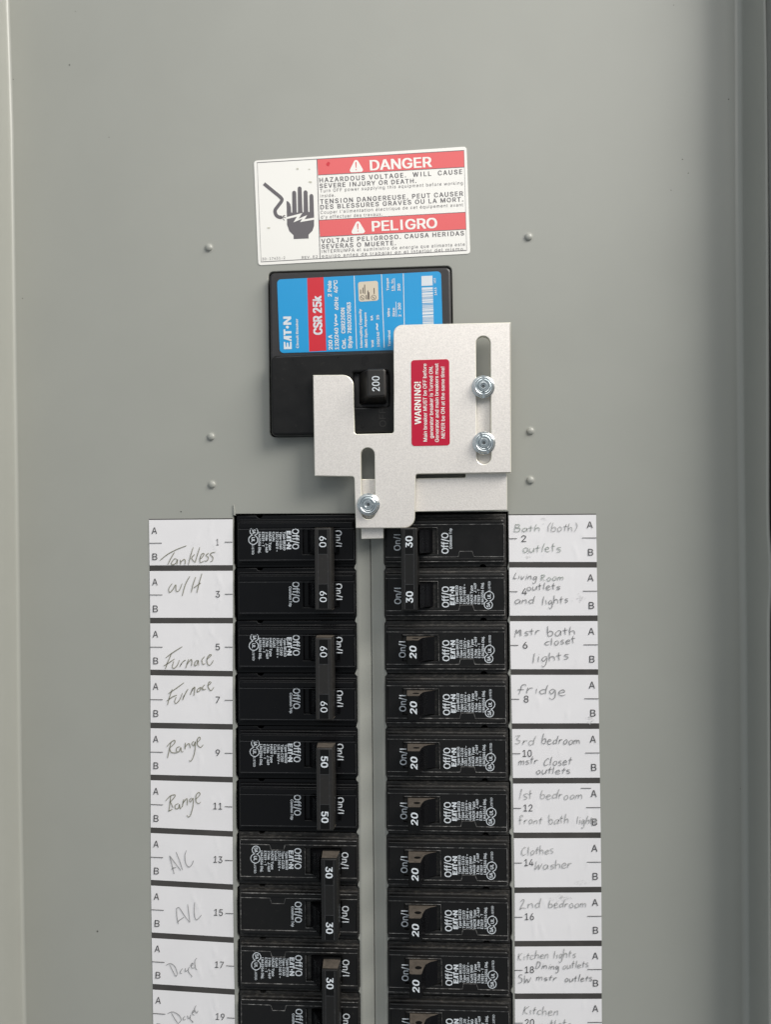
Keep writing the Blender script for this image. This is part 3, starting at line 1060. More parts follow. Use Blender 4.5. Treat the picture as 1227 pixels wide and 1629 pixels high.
s1 = PP(slot(769, 534.8, 770.2, 738.5, 11.4), HP1)
s2 = PP(slot(585.2, 712.3, 586.2, 826, 10.7), HP1)
iorg = (*P(656, 840, HP0), HP0)
mb = MB()
mb.slab([outl, s1, s2], HP0, HP1, ALU, 0.00035, 2, side=ALU_EDGE)
plate = mb.build('interlock_plate', None, iorg)
tag(plate, 'upper slotted aluminium sliding plate with a red warning label, bolted over the main breaker', 'metal plate')
Z4 = zoom(650, 565, 10.857)
HW_ = HP1 + 0.00015
mb = MB()
mb.slab(PP([Z4(*p) for p in rpoly([(44, 90, 55), (704, 70, 55), (716, 1560, 55), (55, 1572, 55)])], HW_), HP1 - 0.0001, HW_, CRIMSON, 0.00004, 1)
wl = mb.build('warning_label', plate, iorg)
mb = MB()
hw = HW_ + 0.00005
for s, a, b, c, bold in [
        ('WARNING!', (218, 1192), (210, 465), 108, .022), ('Main breaker MUST be OFF before', (322, 1492), (311, 150), 62, .014),
        ('generator breaker is Turned ON.', (428, 1436), (419, 190), 62, .014), ('Generator and main breakers must', (524, 1500), (515, 145), 62, .014),
        ('NEVER be ON at the same time!', (630, 1436), (622, 202), 62, .014)]:
    text(mb, s, Z4(*a), Z4(*b), c/10.857, hw, VINYL, bold=bold, mapper=lambda x, y: P(x, y, hw))
mb.build('lettering', wl, iorg)
for ch in (wl,):
    pass

uorg = (*P(690, 812, HU0), HU0)
mb = MB()
up = [(574.3, 762.4, 1), (741, 759.6, 2), (741, 622, 2), (806, 620, 2), (807.6, 811.6, 1), (611, 815, 2), (610.4, 856.6, 1), (574.8, 857.6, 1)]
mb.slab(PP(rpoly(up, 3), HU1), HU0, HU1, ALU, 0.0003, 2, side=ALU_EDGE)
under = mb.build('backing_plate', None, uorg)
tag(under, 'lower aluminium plate showing under the slotted plate, with a small tab over the centre strip', 'metal plate')

# slotted nuts
NUT_LABELS = ['topmost slotted zinc nut on the aluminium plate, its slot upright', 'middle slotted zinc nut at the right of the red label, its slot tilted',
              'lowest slotted zinc nut at the bottom of the left slot, its slot level']
for (x, y, ang), lb in zip([(769.6, 614, 91), (770.6, 704, 112), (585.6, 802.5, 3)], NUT_LABELS):
    c = P(x, y, HP1 + 0.003)
    no = (c[0], c[1], HP1)
    root = thing('slotted_nut', no, lb, 'nut', 'slotted nuts on the interlock plate')
    mb = MB()
    mm = 0.001
    prof = [(3.3, 0.0), (5.15, 0.0), (5.30, 0.12), (5.32, 0.55), (5.15, 0.9), (4.85, 1.05), (4.72, 1.15), (4.66, 2.3), (4.50, 2.75), (4.15, 3.0), (3.75, 3.02), (3.45, 2.85), (3.05, 2.35), (2.85, 2.28), (2.6, 2.25), (2.45, 1.6), (1.5, 1.5), (1.5, 0.0), (3.3, 0.0)]
    mb.lathe(c, [(a*mm, HP1 + b*mm) for a, b in prof], ZINC, 64)
    nut = mb.build('nut', root, no, 40, True)
    # cut the driver slot
    cut = MB()
    ca, sa = cos(radians(ang)), sin(radians(ang))

    def rt(a, b):
        return (c[0] + a*ca - b*sa, c[1] + a*sa + b*ca)
    mb = MB()
    mb.lathe(c, [(2.3*mm, HP1), (2.3*mm, HP1 + 2.9*mm), (2.1*mm, HP1 + 3.3*mm), (1.45*mm, HP1 + 3.35*mm), (1.25*mm, HP1 + 3.15*mm), (1.2*mm, HP1 + 1.6*mm), (0.01*mm, HP1 + 1.5*mm)], ZINC, 32)
    mb.flat([(c[0] + 0.8*mm*cos(i*pi/3 + .2), c[1] + 0.8*mm*sin(i*pi/3 + .2)) for i in range(6)], HP1 + 1.75*mm, ZINC_D)
    mb.build('stud', root, no, 40)
    cb = MB()
    pts = [rt(-8*mm, -.55*mm), rt(8*mm, -.55*mm), rt(8*mm, .55*mm), rt(-8*mm, .55*mm)]
    vs = [(*p, HP1 + 0.3*mm) for p in pts] + [(*p, HP1 + 6*mm) for p in pts]
    cb.idx(vs, [(3, 2, 1, 0), (4, 5, 6, 7), (0, 1, 5, 4), (1, 2, 6, 5), (2, 3, 7, 6), (3, 0, 4, 7)], ZINC_SLOT)
    cutter = cb.build('cutter', root, no, 35, True)
    md = nut.modifiers.new('slot', 'BOOLEAN')
    md.object = cutter
    md.operation = 'DIFFERENCE'
    md.solver = 'EXACT'
    dg = bpy.context.evaluated_depsgraph_get()
    newm = bpy.data.meshes.new_from_object(nut.evaluated_get(dg))
    nut.modifiers.clear()
    nut.data = newm
    bpy.data.objects.remove(cutter)

# ================================================================== circuit directory strips
SL = [(903.8, 903.4), (987, 987), (1069.4, 1071.5), (1153.5, 1155.9), (1236.1, 1239.8), (1320, 1326), (1403.3, 1410.5), (1486.8, 1494.6), (1568.6, 1577), (1651, 1660), (1735, 1745)]
XL = [(238.2, 370.6), (239.2, 370.8), (239.6, 370.4), (239.7, 370.3), (239.9, 370.3), (240.0, 370.5), (240.5, 370.9), (241.7, 371.8), (243.2, 373.4), (244.3, 374.3), (245, 375)]
SR = [(898.3, 898.4), (983.6, 983.3), (1068.7, 1068.8), (1154.8, 1154.6), (1241.5, 1241), (1328.3, 1327.9), (1415.3, 1414.3), (1500.4, 1499.6), (1583.8, 1583.4), (1668, 1667.5), (1752, 1751)]
XR = [(810.4, 949.7), (811.4, 951), (813, 951.8), (814.8, 953.4), (816.2, 954.8), (817.6, 956), (819, 957), (819.2, 957.5), (819.3, 957.5), (819.8, 958), (820, 958)]
HC0, HC = 0.00012, 0.00022
ZA, ZB, ZC, ZD, ZE = zoom(235, 820, 8.18), zoom(235, 985, 8.18), zoom(235, 1155, 8.18), zoom(235, 1320, 8.18), zoom(235, 1485, 8.18)
TR = {
    1: (ZA, [[(160, 585), (250, 510), (370, 445), (505, 392)], [(348, 480), (300, 560), (262, 640)], [(388, 578), (350, 562), (308, 620), (325, 640), (365, 620), (390, 575), (380, 638)], [(425, 575), (430, 636)],
             [(428, 610), (470, 570), (490, 590), (485, 636)], [(592, 415), (560, 520), (530, 640)], [(612, 505), (572, 555), (615, 610)], [(678, 412), (645, 520), (618, 612)],
             [(680, 570), (715, 535), (735, 500), (705, 500), (680, 560), (685, 610), (728, 595)], [(795, 490), (760, 515), (790, 550), (770, 590), (735, 590)], [(880, 478), (835, 485), (815, 510), (850, 545), (840, 590), (815, 600)]]),
    3: (ZA, [[(318, 885), (275, 950), (285, 1000), (330, 960), (365, 900), (370, 980), (410, 975), (448, 885)], [(548, 790), (490, 900), (450, 1045)], [(625, 800), (590, 900), (568, 1000)], [(705, 755), (670, 880), (640, 1005)], [(600, 940), (690, 878)]]),
    5: (ZB, [[(235, 500), (330, 430), (450, 355)], [(310, 445), (260, 560), (230, 648)], [(210, 605), (290, 555), (350, 515)], [(340, 545), (320, 620), (350, 635), (390, 590), (412, 530)], [(418, 618), (440, 575)], [(425, 600), (460, 550), (495, 530)],
             [(532, 520), (495, 635)], [(510, 590), (560, 525), (575, 545), (570, 610)], [(655, 530), (620, 550), (610, 600), (640, 590), (658, 535), (665, 602)], [(740, 485), (705, 530), (720, 585), (748, 575)], [(770, 520), (830, 465), (800, 465), (770, 530), (785, 590), (820, 590), (855, 535)]]),
    7: (ZB, [[(270, 965), (360, 905), (472, 825)], [(320, 910), (285, 1010), (258, 1115)], [(250, 1060), (320, 1010), (380, 985)], [(370, 1010), (350, 1075), (375, 1090), (420, 1040), (452, 960)], [(455, 1050), (475, 985)], [(465, 1020), (500, 950), (525, 905)],
             [(590, 890), (555, 980)], [(570, 940), (610, 880), (612, 920), (600, 995)], [(690, 880), (650, 910), (645, 945), (680, 925), (692, 885), (712, 922)], [(745, 850), (715, 880), (725, 915), (760, 905)], [(785, 860), (825, 825), (800, 815), (785, 870), (810, 920), (835, 920), (862, 880)]]),
    9: (ZC, [[(250, 265), (300, 210), (350, 182), (350, 220), (290, 280)], [(305, 205), (280, 310), (258, 415)], [(285, 285), (310, 340), (385, 345)], [(420, 265), (380, 280), (375, 325), (410, 330), (430, 275), (440, 330), (465, 330)], [(490, 215), (485, 300)],
             [(487, 270), (530, 225), (545, 240), (555, 285)], [(600, 195), (575, 225), (600, 255), (620, 200), (615, 310), (590, 410), (560, 455), (540, 440)], [(645, 210), (685, 165), (670, 140), (645, 180), (650, 245), (690, 275), (722, 240)]]),
    11: (ZC, [[(235, 970), (290, 910), (350, 890), (350, 920), (290, 990)], [(300, 905), (290, 1000), (275, 1105)], [(270, 1105), (320, 1080)], [(300, 990), (330, 1060)], [(400, 1005), (360, 1025), (360, 1070), (400, 1065), (415, 1015), (420, 1070), (440, 1055)],
              [(470, 950), (450, 1050)], [(460, 1000), (510, 940), (515, 1030)], [(570, 930), (545, 960), (560, 985), (590, 935), (590, 1040), (555, 1160), (525, 1178), (510, 1155)], [(625, 950), (680, 890), (665, 860), (630, 900), (630, 980), (665, 1005), (690, 985)]]),
    13: (ZD, [[(285, 330), (315, 450), (345, 570)], [(290, 340), (350, 420), (430, 525)], [(310, 510), (340, 490), (370, 490)], [(370, 285), (415, 400), (455, 520)], [(505, 265), (485, 330), (495, 430), (535, 480), (575, 450), (595, 395)]]),
    15: (ZD, [[(375, 1020), (380, 1130), (400, 1225)], [(375, 1020), (410, 1010), (470, 1100), (545, 1200)], [(385, 1200), (430, 1160), (472, 1135)], [(520, 965), (535, 1080), (550, 1200)], [(612, 940), (605, 1040), (615, 1140), (645, 1165), (700, 1105)]]),
    17: (ZE, [[(285, 400), (330, 490), (365, 555)], [(240, 410), (290, 385), (350, 420), (385, 510), (370, 555)], [(455, 450), (430, 480), (425, 510), (445, 515)], [(490, 445), (490, 490), (520, 470)], [(540, 430), (530, 490), (575, 550), (565, 560)],
              [(560, 420), (590, 395), (580, 380), (562, 410), (580, 445), (610, 440)], [(640, 315), (615, 350), (620, 440), (645, 470)]]),
    19: (ZE, [[(310, 1030), (355, 1110), (400, 1170)], [(260, 1035), (330, 1015), (410, 1060), (435, 1120), (400, 1165)], [(485, 1070), (460, 1100), (475, 1120), (495, 1110)], [(515, 1060), (530, 1100), (555, 1080)], [(560, 1050), (555, 1110), (590, 1145), (575, 1150)],
              [(585, 1030), (610, 1005), (590, 1000), (580, 1040), (610, 1060)], [(630, 930), (610, 980), (635, 1030), (655, 1000)]]),
}
ZF, ZG, ZI, ZJ, ZK = zoom(805, 815, 8.18), zoom(805, 980, 8.18), zoom(805, 1150, 8.18), zoom(810, 1320, 8.18), zoom(810, 1480, 8.18)
HWR = {
    2: (ZF, [('Bath', (105, 250), (460, 245), 48, PENCIL_F), ('(both)', (535, 250), (940, 240), 55, PENCIL), ('outlets', (220, 520), (730, 512), 58, PENCIL_F)]),
    4: (ZF, [('Living', (95, 865), (415, 882), 45, PENCIL_D), ('Room', (455, 895), (765, 880), 46, PENCIL_F), ('outlets', (270, 1015), (720, 1000), 46, PENCIL_D), ('and', (112, 1185), (390, 1192), 50, PENCIL_D), ('lights', (470, 1205), (825, 1172), 55, PENCIL_D)]),
    6: (ZG, [('Mstr', (112, 272), (460, 235), 52, PENCIL_D), ('bath', (540, 265), (925, 235), 62, PENCIL_D), ('closet', (505, 385), (920, 350), 52, PENCIL_D), ('lights', (345, 610), (835, 555), 60, PENCIL_D)]),
    8: (ZG, [('Fridge', (145, 1005), (800, 1030), 72, PENCIL_D)]),
    10: (ZI, [('3rd', (110, 275), (390, 290), 64, PENCIL), ('bedroom', (465, 270), (980, 275), 58, PENCIL_D), ('mstr', (165, 545), (425, 525), 52, PENCIL_D), ('Closet', (490, 552), (865, 542), 55, PENCIL_D), ('outlets', (390, 665), (850, 655), 48, PENCIL_D)]),
    12: (ZI, [('1st', (170, 995), (360, 990), 72, PENCIL), ('bedroom', (445, 980), (1010, 990), 58, PENCIL), ('Front', (170, 1310), (485, 1310), 50, PENCIL), ('bath', (560, 1310), (830, 1300), 58, PENCIL), ('lights', (920, 1310), (1190, 1310), 52, PENCIL)]),
    14: (ZJ, [('Clothes', (160, 332), (595, 298), 55, PENCIL), ('Washer', (335, 515), (830, 485), 62, PENCIL)]),
    16: (ZJ, [('2nd', (140, 1025), (430, 1000), 60, PENCIL), ('bedroom', (510, 1010), (1020, 1005), 56, PENCIL)]),
    18: (ZK, [('Kitchen', (115, 385), (530, 355), 52, PENCIL), ('lights', (580, 360), (880, 345), 52, PENCIL), ('Dining', (345, 495), (660, 510), 46, PENCIL_D), ('outlets', (700, 500), (1050, 470), 48, PENCIL), ('SW', (115, 685), (305, 670), 62, PENCIL_D), ('mstr', (360, 650), (635, 655), 42, PENCIL_D), ('outlets', (725, 668), (1095, 655), 46, PENCIL_D)]),
    20: (ZK, [('Kitchen', (180, 1090), (655, 1095), 62, PENCIL), ('outlets', (385, 1268), (820, 1258), 58, PENCIL)]),
}
WORDS = {1: 'Tankless', 3: 'W/H', 5: 'Furnace', 7: 'Furnace', 9: 'Range', 11: 'Range', 13: 'A/C', 15: 'A/C', 17: 'Dryer', 19: 'Dryer',
         2: 'Bath (both) outlets', 4: 'Living Room outlets and lights', 6: 'Mstr bath closet lights', 8: 'Fridge', 10: '3rd bedroom mstr Closet outlets', 12: '1st bedroom Front bath lights',
         14: 'Clothes Washer', 16: '2nd bedroom', 18: 'Kitchen lights Dining outlets', 20: 'Kitchen outlets'}


def directory(side):
    left = side == 'L'
    SY, SX = (SL, XL) if left else (SR, XR)
    top = ((237.3, 825.6), (370.4, 824.4)) if left else ((809.6, 818.2), (948.6, 817.2))
    lab_ = 'white directory strip of odd circuits, pen words Tankless, Furnace and Range, left of the breakers' if left else \
        'white directory strip of even circuits, pencilled words Fridge, bedroom and Kitchen, right of the breakers'
    org = (*P((SX[9][0] + SX[9][1])/2, 1665), 0)
    root = thing('circuit_directory', org, lab_, 'paper label')
    mb = MB()
    pts = [top[0]] + [(SX[i][0], SY[i][0]) for i in range(10)] + [(SX[i][1], SY[i][1]) for i in range(9, -1, -1)] + [top[1]]
    mb.slab(PP(pts), 0.00002, HC0, BARM)
    mb.build('backing_strip', root, org)
    for i in range(10):
        num = 2*i + (1 if left else 2)
        if i == 0:
            TL, TRr = (top[0][0], top[0][1] + 1.6), (top[1][0], top[1][1] + 1.6)
        else:
            TL, TRr = (SX[i - 1][0], SY[i - 1][0] + 4.5), (SX[i - 1][1], SY[i - 1][1] + 4.5)
        BL, BR = (SX[i][0], SY[i][0] - 4.5), (SX[i][1], SY[i][1] - 4.5)

        def cell(s, t):
            a = (TL[0] + (TRr[0] - TL[0])*s, TL[1] + (TRr[1] - TL[1])*s)
            b = (BL[0] + (BR[0] - BL[0])*s, BL[1] + (BR[1] - BL[1])*s)
            return (a[0] + (b[0] - a[0])*t, a[1] + (b[1] - a[1])*t)
        # paper with faint real blisters: a fine grid displaced by a few hundredths of a millimetre
        mb = MB()
        NX, NY = 44, 26
        rr = random.Random(num*7 + 3)
        bl = []
        for _ in range(rr.randint(3, 6)):
            if left:
                bx, by = rr.choice([rr.uniform(.5, .62), rr.uniform(.72, .88)]), rr.uniform(.15, .85)
            else:
                bx, by = rr.uniform(.2, .9), rr.uniform(.1, .9)
            bl.append((bx, by, rr.uniform(.007, .016), rr.uniform(.09, .22), rr.uniform(.4, 1.0)*1.9e-4, rr.uniform(-.25, .25)))
        vs, fs = [], []
        for b in range(NY + 1):
            for a in range(NX + 1):
                s, t = a/NX, b/NY
                z_ = HC
                for (bx, by, sx, sy, am, sk) in bl:
                    ddx = (s - bx - (t - by)*sk)/sx
                    ddy = (t - by)/sy
                    e = ddx*ddx + ddy*ddy
                    if e < 9:
                        z_ += am*math.exp(-e)
                vs.append((*P(*cell(s, t)), z_))
        for b in range(NY):
            for a in range(NX):
                i0 = b*(NX + 1) + a
                fs.append((i0 + NX + 1, i0 + NX + 2, i0 + 1, i0))
        mb.idx(vs, fs, PAPER, True)
        for (n_, x_, y_, sx, sy, cnt) in ((16, 893, 1427, 12, 4, 46), (8, 940, 1143, 5, 6, 30), (4, 924, 951, 8, 5, 26), (2, 866, 826, 6, 4, 16), (14, 925, 1402, 10, 4, 24), (2, 840, 880, 6, 8, 16)):
            if n_ == num:
                for _ in range(cnt):
                    c_ = (rr.gauss(x_, sx*.6), rr.gauss(y_, sy*.6))
                    r_ = rr.uniform(.25, .7)
                    mb.flat([P(c_[0] + r_*1.5*cos(a*pi/4)*rr.uniform(.6, 1.3), c_[1] + r_*sin(a*pi/4)*rr.uniform(.6, 1.3)) for a in range(8)], HC + 0.00021 + _*0.000001, SMUDGE)
        c = mb.build('label_cell', root, org, 80)
        c['label'] = 'cell %d with handwritten %s' % (num, WORDS[num])
        mb = MB()
        hpz = HC + 0.00026
        wl_ = 0.00030
        hgt = BL[1] - TL[1]
        if left:
            text(mb, 'A', cell(.028, .305), cell(.093, .305), .142*hgt, hpz, PRINT)
            text(mb, 'B', cell(.032, .88), cell(.092, .88), .142*hgt, hpz, PRINT)
            mb.line(PP([cell(0, .51), cell(.152, .51)]), wl_, hpz, PRINT)
            mb.line(PP([cell(.905, .497), cell(1.0, .497)]), wl_, hpz, PRINT)
            if num < 10:
                text(mb, str(num), cell(.79 + (.012 if num == 1 else 0), .567), cell(.842 - (.012 if num == 1 else 0), .567), .140*hgt, hpz, PRINT)
            else:
                text(mb, str(num), cell(.762, .567), cell(.868, .567), .140*hgt, hpz, PRINT)
        else:
            text(mb, 'A', cell(.893, .283), cell(.962, .283), .142*hgt, hpz, PRINT)
            text(mb, 'B', cell(.902, .862), cell(.962, .862), .142*hgt, hpz, PRINT)
            mb.line(PP([cell(0, .5), cell(.09, .5)]), wl_, hpz, PRINT)
            mb.line(PP([cell(.835, .49), cell(1.0, .49)]), wl_, hpz, PRINT)
            if num < 10:
                text(mb, str(num), cell(.143, .57), cell(.197, .57), .140*hgt, hpz, PRINT)
            else:
                text(mb, str(num), cell(.118, .57), cell(.222, .57), .140*hgt, hpz, PRINT)
            if num == 12:
                mb.line(PP([ZI(975, 843), ZI(1108, 843)]), wl_, hpz, PRINT)
        mb.build('printed_lettering', c, org)
        mb = MB()
        if left:
            z_, st = TR[num]
            traced(mb, st, z_, HC + 0.00029, PEN if num < 13 else PENCIL_D, 1.22 if num < 13 else 1.0)
        else:
            z_, ws = HWR[num]
            for (wd_, a, b, xh, mm) in ws:
                hand(mb, wd_, z_(*a), z_(*b), xh/8.18, HC + 0.00029, mm, 1.12)
        mb.build('handwriting', c, org)


directory('L')
directory('R')

# ================================================================== branch breakers
# local frame: right-hand column orientation, millimetres from the pole centre; photo px of row 6 used as ruler
K_ = 0.301


def lm(px, py):
    return ((px - 709)*K_, (1031 - py)*K_)


MM = 0.001


def loc(pts, dv=0.0):
    return [(a*MM, (b + dv)*MM) for a, b in pts]


HF = 2.2


def pole(root, dv, kind, amps, labelled):
    """one breaker pole: stepped black body with printing"""
    new = kind == 'new'
    BK = BLACK if new else BLACK_OLD
    WN = WORN if new else WORN_GLINT_OLD
    mb = MB()
    # base with a small notch on its lower edge
    base = [(-29.2, 12.55), (-29.2, -12.55), (16.6, -12.55), (17.2, -11.6), (18.2, -11.3), (19.2, -11.6), (19.8, -12.55), (29.4, -12.55), (29.4, 12.55)]
    mb.slab(loc(base, dv), -0.03, -0.0006, DUSTY if new else BK, 0.0004, 2)
    # shoulder
    mb.slab(loc(rpoly([(-28.7, 11.1, .6), (28.8, 11.1, .9), (28.8, -10.9, .9), (-28.7, -10.9, .6)]), dv), -0.001, 0.0006, DUSTY if new else BK, 0.0006, 2)
    # raised bezel with the handle slot
    bez = rpoly([(-28.2, 10.1, .5), (28.3, 10.1, 1.8), (28.3, -10.0, 1.8), (-28.2, -10.0, .5)])
    sl = [(-20.2, 6.0), (-3.5, 6.0), (-3.5, -6.0), (-20.2, -6.0)]
    mb.slab([loc(bez, dv), loc(sl, dv)], 0.0, HF*MM, BK, 0.0008, 3)
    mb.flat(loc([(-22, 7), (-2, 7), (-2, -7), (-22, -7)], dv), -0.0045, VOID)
    hl = (HF + .10)*MM
    if new:
        for v0, v1 in ((8.0, 9.2), (-9.3, -8.2)):
            mb.slab(loc([(-27.6, v0), (27.6, v0), (27.6, v1), (-27.6, v1)], dv), HF*MM - .0001, (HF + .45)*MM, BK, 0.0003, 2)
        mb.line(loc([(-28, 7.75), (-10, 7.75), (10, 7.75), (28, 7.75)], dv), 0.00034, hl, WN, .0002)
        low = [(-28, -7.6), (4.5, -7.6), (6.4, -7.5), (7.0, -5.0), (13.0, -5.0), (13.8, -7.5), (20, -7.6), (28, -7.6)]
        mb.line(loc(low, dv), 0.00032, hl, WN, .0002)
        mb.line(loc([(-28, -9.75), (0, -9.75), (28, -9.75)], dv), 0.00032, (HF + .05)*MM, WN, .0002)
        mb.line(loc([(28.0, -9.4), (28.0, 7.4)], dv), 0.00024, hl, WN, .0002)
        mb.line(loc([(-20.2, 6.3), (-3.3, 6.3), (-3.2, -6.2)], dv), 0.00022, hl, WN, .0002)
    else:
        mb.slab(loc(rpoly([(-27.4, -6.4, .3), (27.4, -6.4, 1), (27.2, -9.0, 1), (-27.4, -9.0, .3)]), dv), HF*MM - .0001, (HF + .35)*MM, BK, 0.0003, 2)
        mb.line(loc([(-28, -5.9), (0, -5.9), (28, -5.9)], dv), 0.00022, hl, WN, .00015)  # edge highlights of the old type, laid on as pale ribbons
        mb.line(loc([(-28, 8.9), (0, 8.9), (27.6, 8.9)], dv), 0.00022, hl, WN, .00015)
        mb.line(loc([(-27.9, -5.0), (-27.9, 8.6)], dv), 0.00022, hl, WN, .00015)
    b = mb.build('breaker_body', root)
    # grey toggle guard in the slot of the old type
    mb = MB()
    M = INKW2
    ht = (HF + .06)*MM

    def mp_(x, y):
        a, b_ = lm(x, y)
        return (a*MM, (b_ + dv)*MM)

    def T(s, x, ya, yb, cap, bold=.0, sp=1.0):
        text(mb, s, (x, ya), (x, yb), cap, ht, M, mapper=mp_, bold=bold, space=sp, res=2)
    off = 0 if new else 2
    xo = 646 if not new else (646 if amps == 20 else 639.5)
    T('On/I', xo, 1045.7 + off, 1020.3 + off, 10.2, .012)
    T('Off/O', 715, 1051, 1018.5, 10.6, .012)
    if labelled:
        two = amps != 20
        logo(mb, (724.4, 1047.5), (724.4, 1018.5), 7.6, ht, M, mapper=mp_)
        t = 'BR%d%d' % (2 if two else 1, amps)
        lines = [('Type ' + t, 729.6, 1046, 1017), ('Type C%d%d' % (2 if two else 1, amps), 735.5, 1046, 1018.5), ('120 / 240 V ~', 741.3, 1046, 1015), ('Cu/Al' if two else 'Cu/Al SWD', 747, 1046, 1031 if two else 1018.5),
                 ('HACR Type', 752.6, 1046, 1017), ('2 Pole   J-469' if two else '1 Pole   J-469', 758.2, 1046, 1013.5), ('E7819 - T', 763.8, 1046, 1023), ('LR43556 Disj.', 769.6, 1046, 1012.5)]
        for s, x, a, c in lines:
            T(s, x, a, c, 3.9, .02)
        for (cx, cy, r, s) in ((776.7, 1047.3, 6.3, 'SA'), (778, 1033.8, 7.3, 'UL')):
            mb.line([mp_(cx + r*cos(a*pi/12), cy + r*sin(a*pi/12)) for a in range(24)], 0.00034, ht, M, closed=True)
            T(s, cx + 2.6, cy + 3.8, cy - 3.8, 5.2, .02)
        T('LISTED', 780.2, 1025.4, 1010.5, 3.4, .01)
    else:
        T('Common Trip', 720.6, 1043.5, 1011.5, 4.0, .02)
    mb.build('lettering', b)
    return b


HHT = 14.6


def single_handle(root):
    mb = MB()
    prof = [(-18.6, -3.5), (-18.0, HHT - .6), (-17.5, HHT), (-12.9, HHT), (-12.4, HHT - .5), (-11.7, 9.8), (-10.7, 6.0), (-8.6, 3.8), (-5.2, 2.0), (-5.2, -3.5)]
    n = len(prof)
    w_ = 5.5
    vt = [(a*MM, w_*MM, b*MM) for a, b in prof] + [(a*MM, -w_*MM, b*MM) for a, b in prof]
    for i in range(n):
        j = (i + 1) % n
        m = HANDLE_FACE if i in (1, 2) else BLACK_OLD
        mb.idx([vt[i], vt[n + i], vt[n + j], vt[j]], [(0, 1, 2, 3)], m)
    for s_ in (1, -1):
        tri = tessellate_polygon([[Vector((a, b, 0)) for a, b in prof]])
        vs = [(a*MM, s_*w_*MM, b*MM) for a, b in prof]
        fs = []
        for t in tri:
            a, b, c = (Vector(vs[i]) for i in t)
            nn = (b - a).cross(c - a)
            fs.append(t if nn.y*s_ > 0 else t[::-1])
        mb.idx(vs, fs, HANDLE_SIDE)
        # tie-bar pin hole
        cx, ch, r = -14.0, 9.0, 1.6
        cv_ = [((cx + r*cos(a*pi/8))*MM, s_*(w_ + .03)*MM, (ch + r*.9*sin(a*pi/8))*MM) for a in range(16)]
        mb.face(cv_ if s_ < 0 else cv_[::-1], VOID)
    hd_ = mb.build('handle', root, sharp=25)
    mb = MB()
    text(mb, '20', (-13.55, 2.7), (-13.55, -2.7), 3.0, (HHT + .05)*MM, INKW, mapper=lambda x, y: (x*MM, -y*MM), bold=.024, slant=.12)
    mb.build('rating_number', hd_)


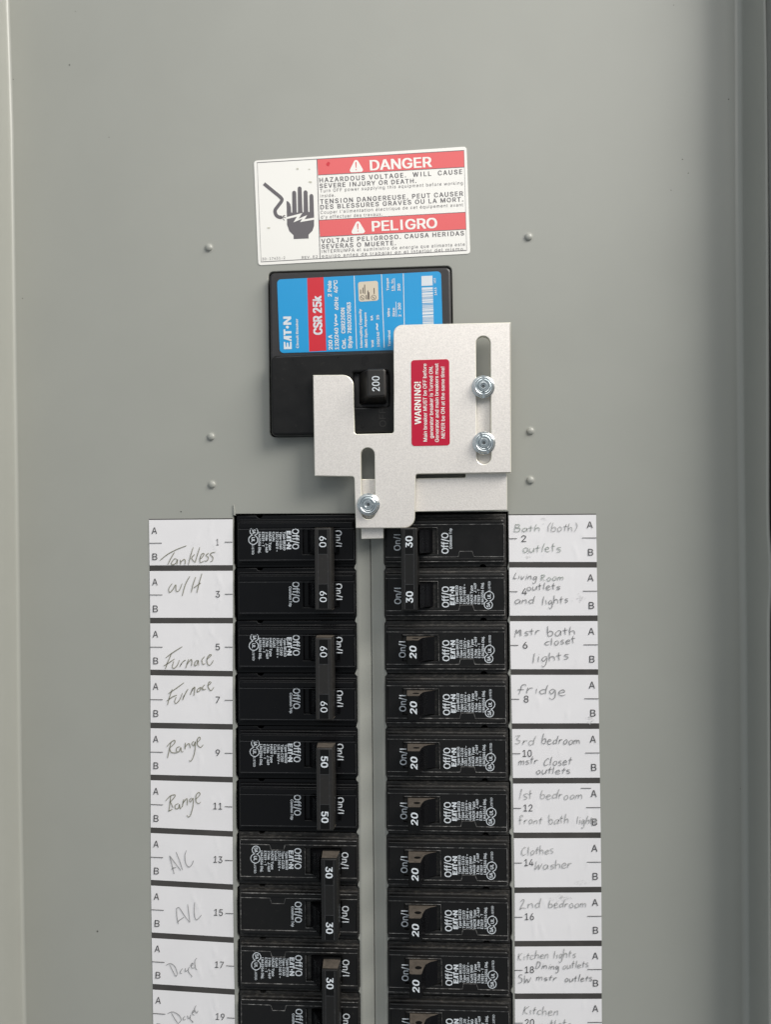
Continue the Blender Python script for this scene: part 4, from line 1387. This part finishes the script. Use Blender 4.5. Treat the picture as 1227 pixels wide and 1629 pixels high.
def tie_handle(root, amps, bold, old=False):
    mb = MB()
    u0, u1, L = (-18.6, -10.7, 19.1) if old else (-20.2, -12.6, 19.1)
    b = [(u0, -L), (u1, -L), (u1, L), (u0, L)]
    ring0 = ccw(loc(rpoly([(u0 - .1, -L, .5), (u1 + .6, -L, .5), (u1 + .6, L, .5), (u0 - .1, L, .5)], 2)))
    ring1 = ccw(loc(rpoly([(u0, -L, .5), (u1, -L, .5), (u1, L, .5), (u0, L, .5)], 2)))
    rings = [(ring0, 0.0045), (ring1, (HHT - .6)*MM), (inset(ring1, .0002), (HHT - .2)*MM), (inset(ring1, .0006), HHT*MM)]
    HN = HANDLE if old else HANDLE_NEW
    loft_handle(mb, rings, HN, HN)
    # dusty ends
    for s_ in (1, -1):
        mb.face([(u*MM, s_*(L + .03)*MM, h*MM) for u, h in ([(u0 - .2, 6), (u1 + .3, 6), (u1 - .3, HHT - .8), (u0 + .3, HHT - .8)][::-s_])], HANDLE_SIDE)
    # legs into the two slots
    for dv in (12.7, -12.7):
        prof = [(-19.5, -3.5), (-19.5, 6), (-12.2, 6), (-11.6, HHT - 2.0), (-10.6, 10.0), (-8.8, 6.2), (-6.8, 3.4), (-5.6, 1.4), (-5.6, -3.5)]
        n = len(prof)
        vt = [(a*MM, (dv + 5.4)*MM, h*MM) for a, h in prof] + [(a*MM, (dv - 5.4)*MM, h*MM) for a, h in prof]
        for i in range(n):
            j = (i + 1) % n
            mb.idx([vt[i], vt[n + i], vt[n + j], vt[j]], [(0, 1, 2, 3)], BLACK_OLD)
        for s_ in (1, -1):
            tri = tessellate_polygon([[Vector((a, h, 0)) for a, h in prof]])
            vs = [(a*MM, (dv + s_*5.4)*MM, h*MM) for a, h in prof]
            fs = []
            for t in tri:
                a, c, d = (Vector(vs[i]) for i in t)
                fs.append(t if (c - a).cross(d - a).y*s_ > 0 else t[::-1])
            mb.idx(vs, fs, BLACK_OLD)
    # sunk number windows and the plain middle
    for s_ in (1, -1):
        mb.flat(loc([(u0 + 1.9, s_*18.2), (u1 - 1.9, s_*18.2), (u1 - 1.9, s_*7.0), (u0 + 1.9, s_*7.0)]), (HHT + .03)*MM, HANDLE_FACE)
        mb.line(loc([(u0 + 1.9, s_*6.9), (u1 - 1.9, s_*6.9)]), .00025, (HHT + .06)*MM, WORN_GLINT_OLD)
    for s_ in (-1, 1):
        x = (u0 + 1.7) if s_ < 0 else (u1 - 1.7)
        mb.line(loc([(x, 18.2), (x, -18.2)]), .00022, (HHT + .05)*MM, WORN_GLINT_OLD)
    hd_ = mb.build('handle', root, sharp=30)
    for dv in (12.7, -12.7):
        mb = MB()
        text(mb, str(amps), ((u0 + u1)/2 + 1.55, 2.5 - dv), ((u0 + u1)/2 + 1.55, -2.5 - dv), 3.1, (HHT + .08)*MM, INKW, mapper=lambda x, y: (x*MM, -y*MM), bold=.024 if bold else .006)
        mb.build('rating_number', hd_)


def copy_tree(o, parent=None):
    c = o.copy()
    COL.objects.link(c)
    if parent:
        c.parent = parent
    for ch in list(o.children):
        copy_tree(ch, c)
    return c


PROTO = {}


def breaker(kind):
    if kind in PROTO:
        return copy_tree(PROTO[kind])
    r = bpy.data.objects.new('circuit_breaker', None)
    COL.objects.link(r)
    r.empty_display_size = 0.01
    if kind == 'S20':
        pole(r, 0, 'new', 20, True)
        single_handle(r)
    else:
        k, a = ('new', 30) if kind == 'D30' else ('old', int(kind[1:]))
        pole(r, 12.7, k, a, False)
        pole(r, -12.7, k, a, True)
        tie_handle(r, a, kind in ('D30', 'D50'), k == 'old')
    PROTO[kind] = r
    return r


def place(kind, col, rowf, label):
    """rowf: pole rows down from row 1/2 to the thing's centre"""
    if col == 'R':
        u, v = P(709, 1031, 0.002)
        v = v + 25.4*MM*(2 - rowf)
        rot = 0
    else:
        u, v = P(471, 861, 0.002)
        v = v - 25.4*MM*rowf
        rot = pi
    o = breaker(kind)
    o.location = to_world((u, v, random.uniform(-.00025, .00025)))
    o.rotation_euler = (0, rot, 0)
    tag(o, label, 'circuit breaker', 'branch breakers in the panel')


place('D60', 'L', 0.5, 'two-pole black breaker marked 60 beside the Tankless and W/H cells')
place('D60', 'L', 2.5, 'two-pole black breaker marked 60 beside the two Furnace cells')
place('D50', 'L', 4.5, 'two-pole black breaker marked 50 beside the two Range cells')
place('D30', 'L', 6.5, 'two-pole black breaker marked 30 beside the two A/C cells')
place('D30', 'L', 8.5, 'two-pole black breaker marked 30 beside the two Dryer cells')
place('D30', 'R', 0.5, 'two-pole black breaker marked 30 beside the Bath and Living Room cells')
for i, wd_ in enumerate(['Mstr bath closet lights', 'Fridge', '3rd bedroom', '1st bedroom', 'Clothes Washer', '2nd bedroom', 'Kitchen lights', 'Kitchen outlets']):
    place('S20', 'R', 2 + i, 'single-pole black breaker marked 20 beside the %s cell' % wd_)
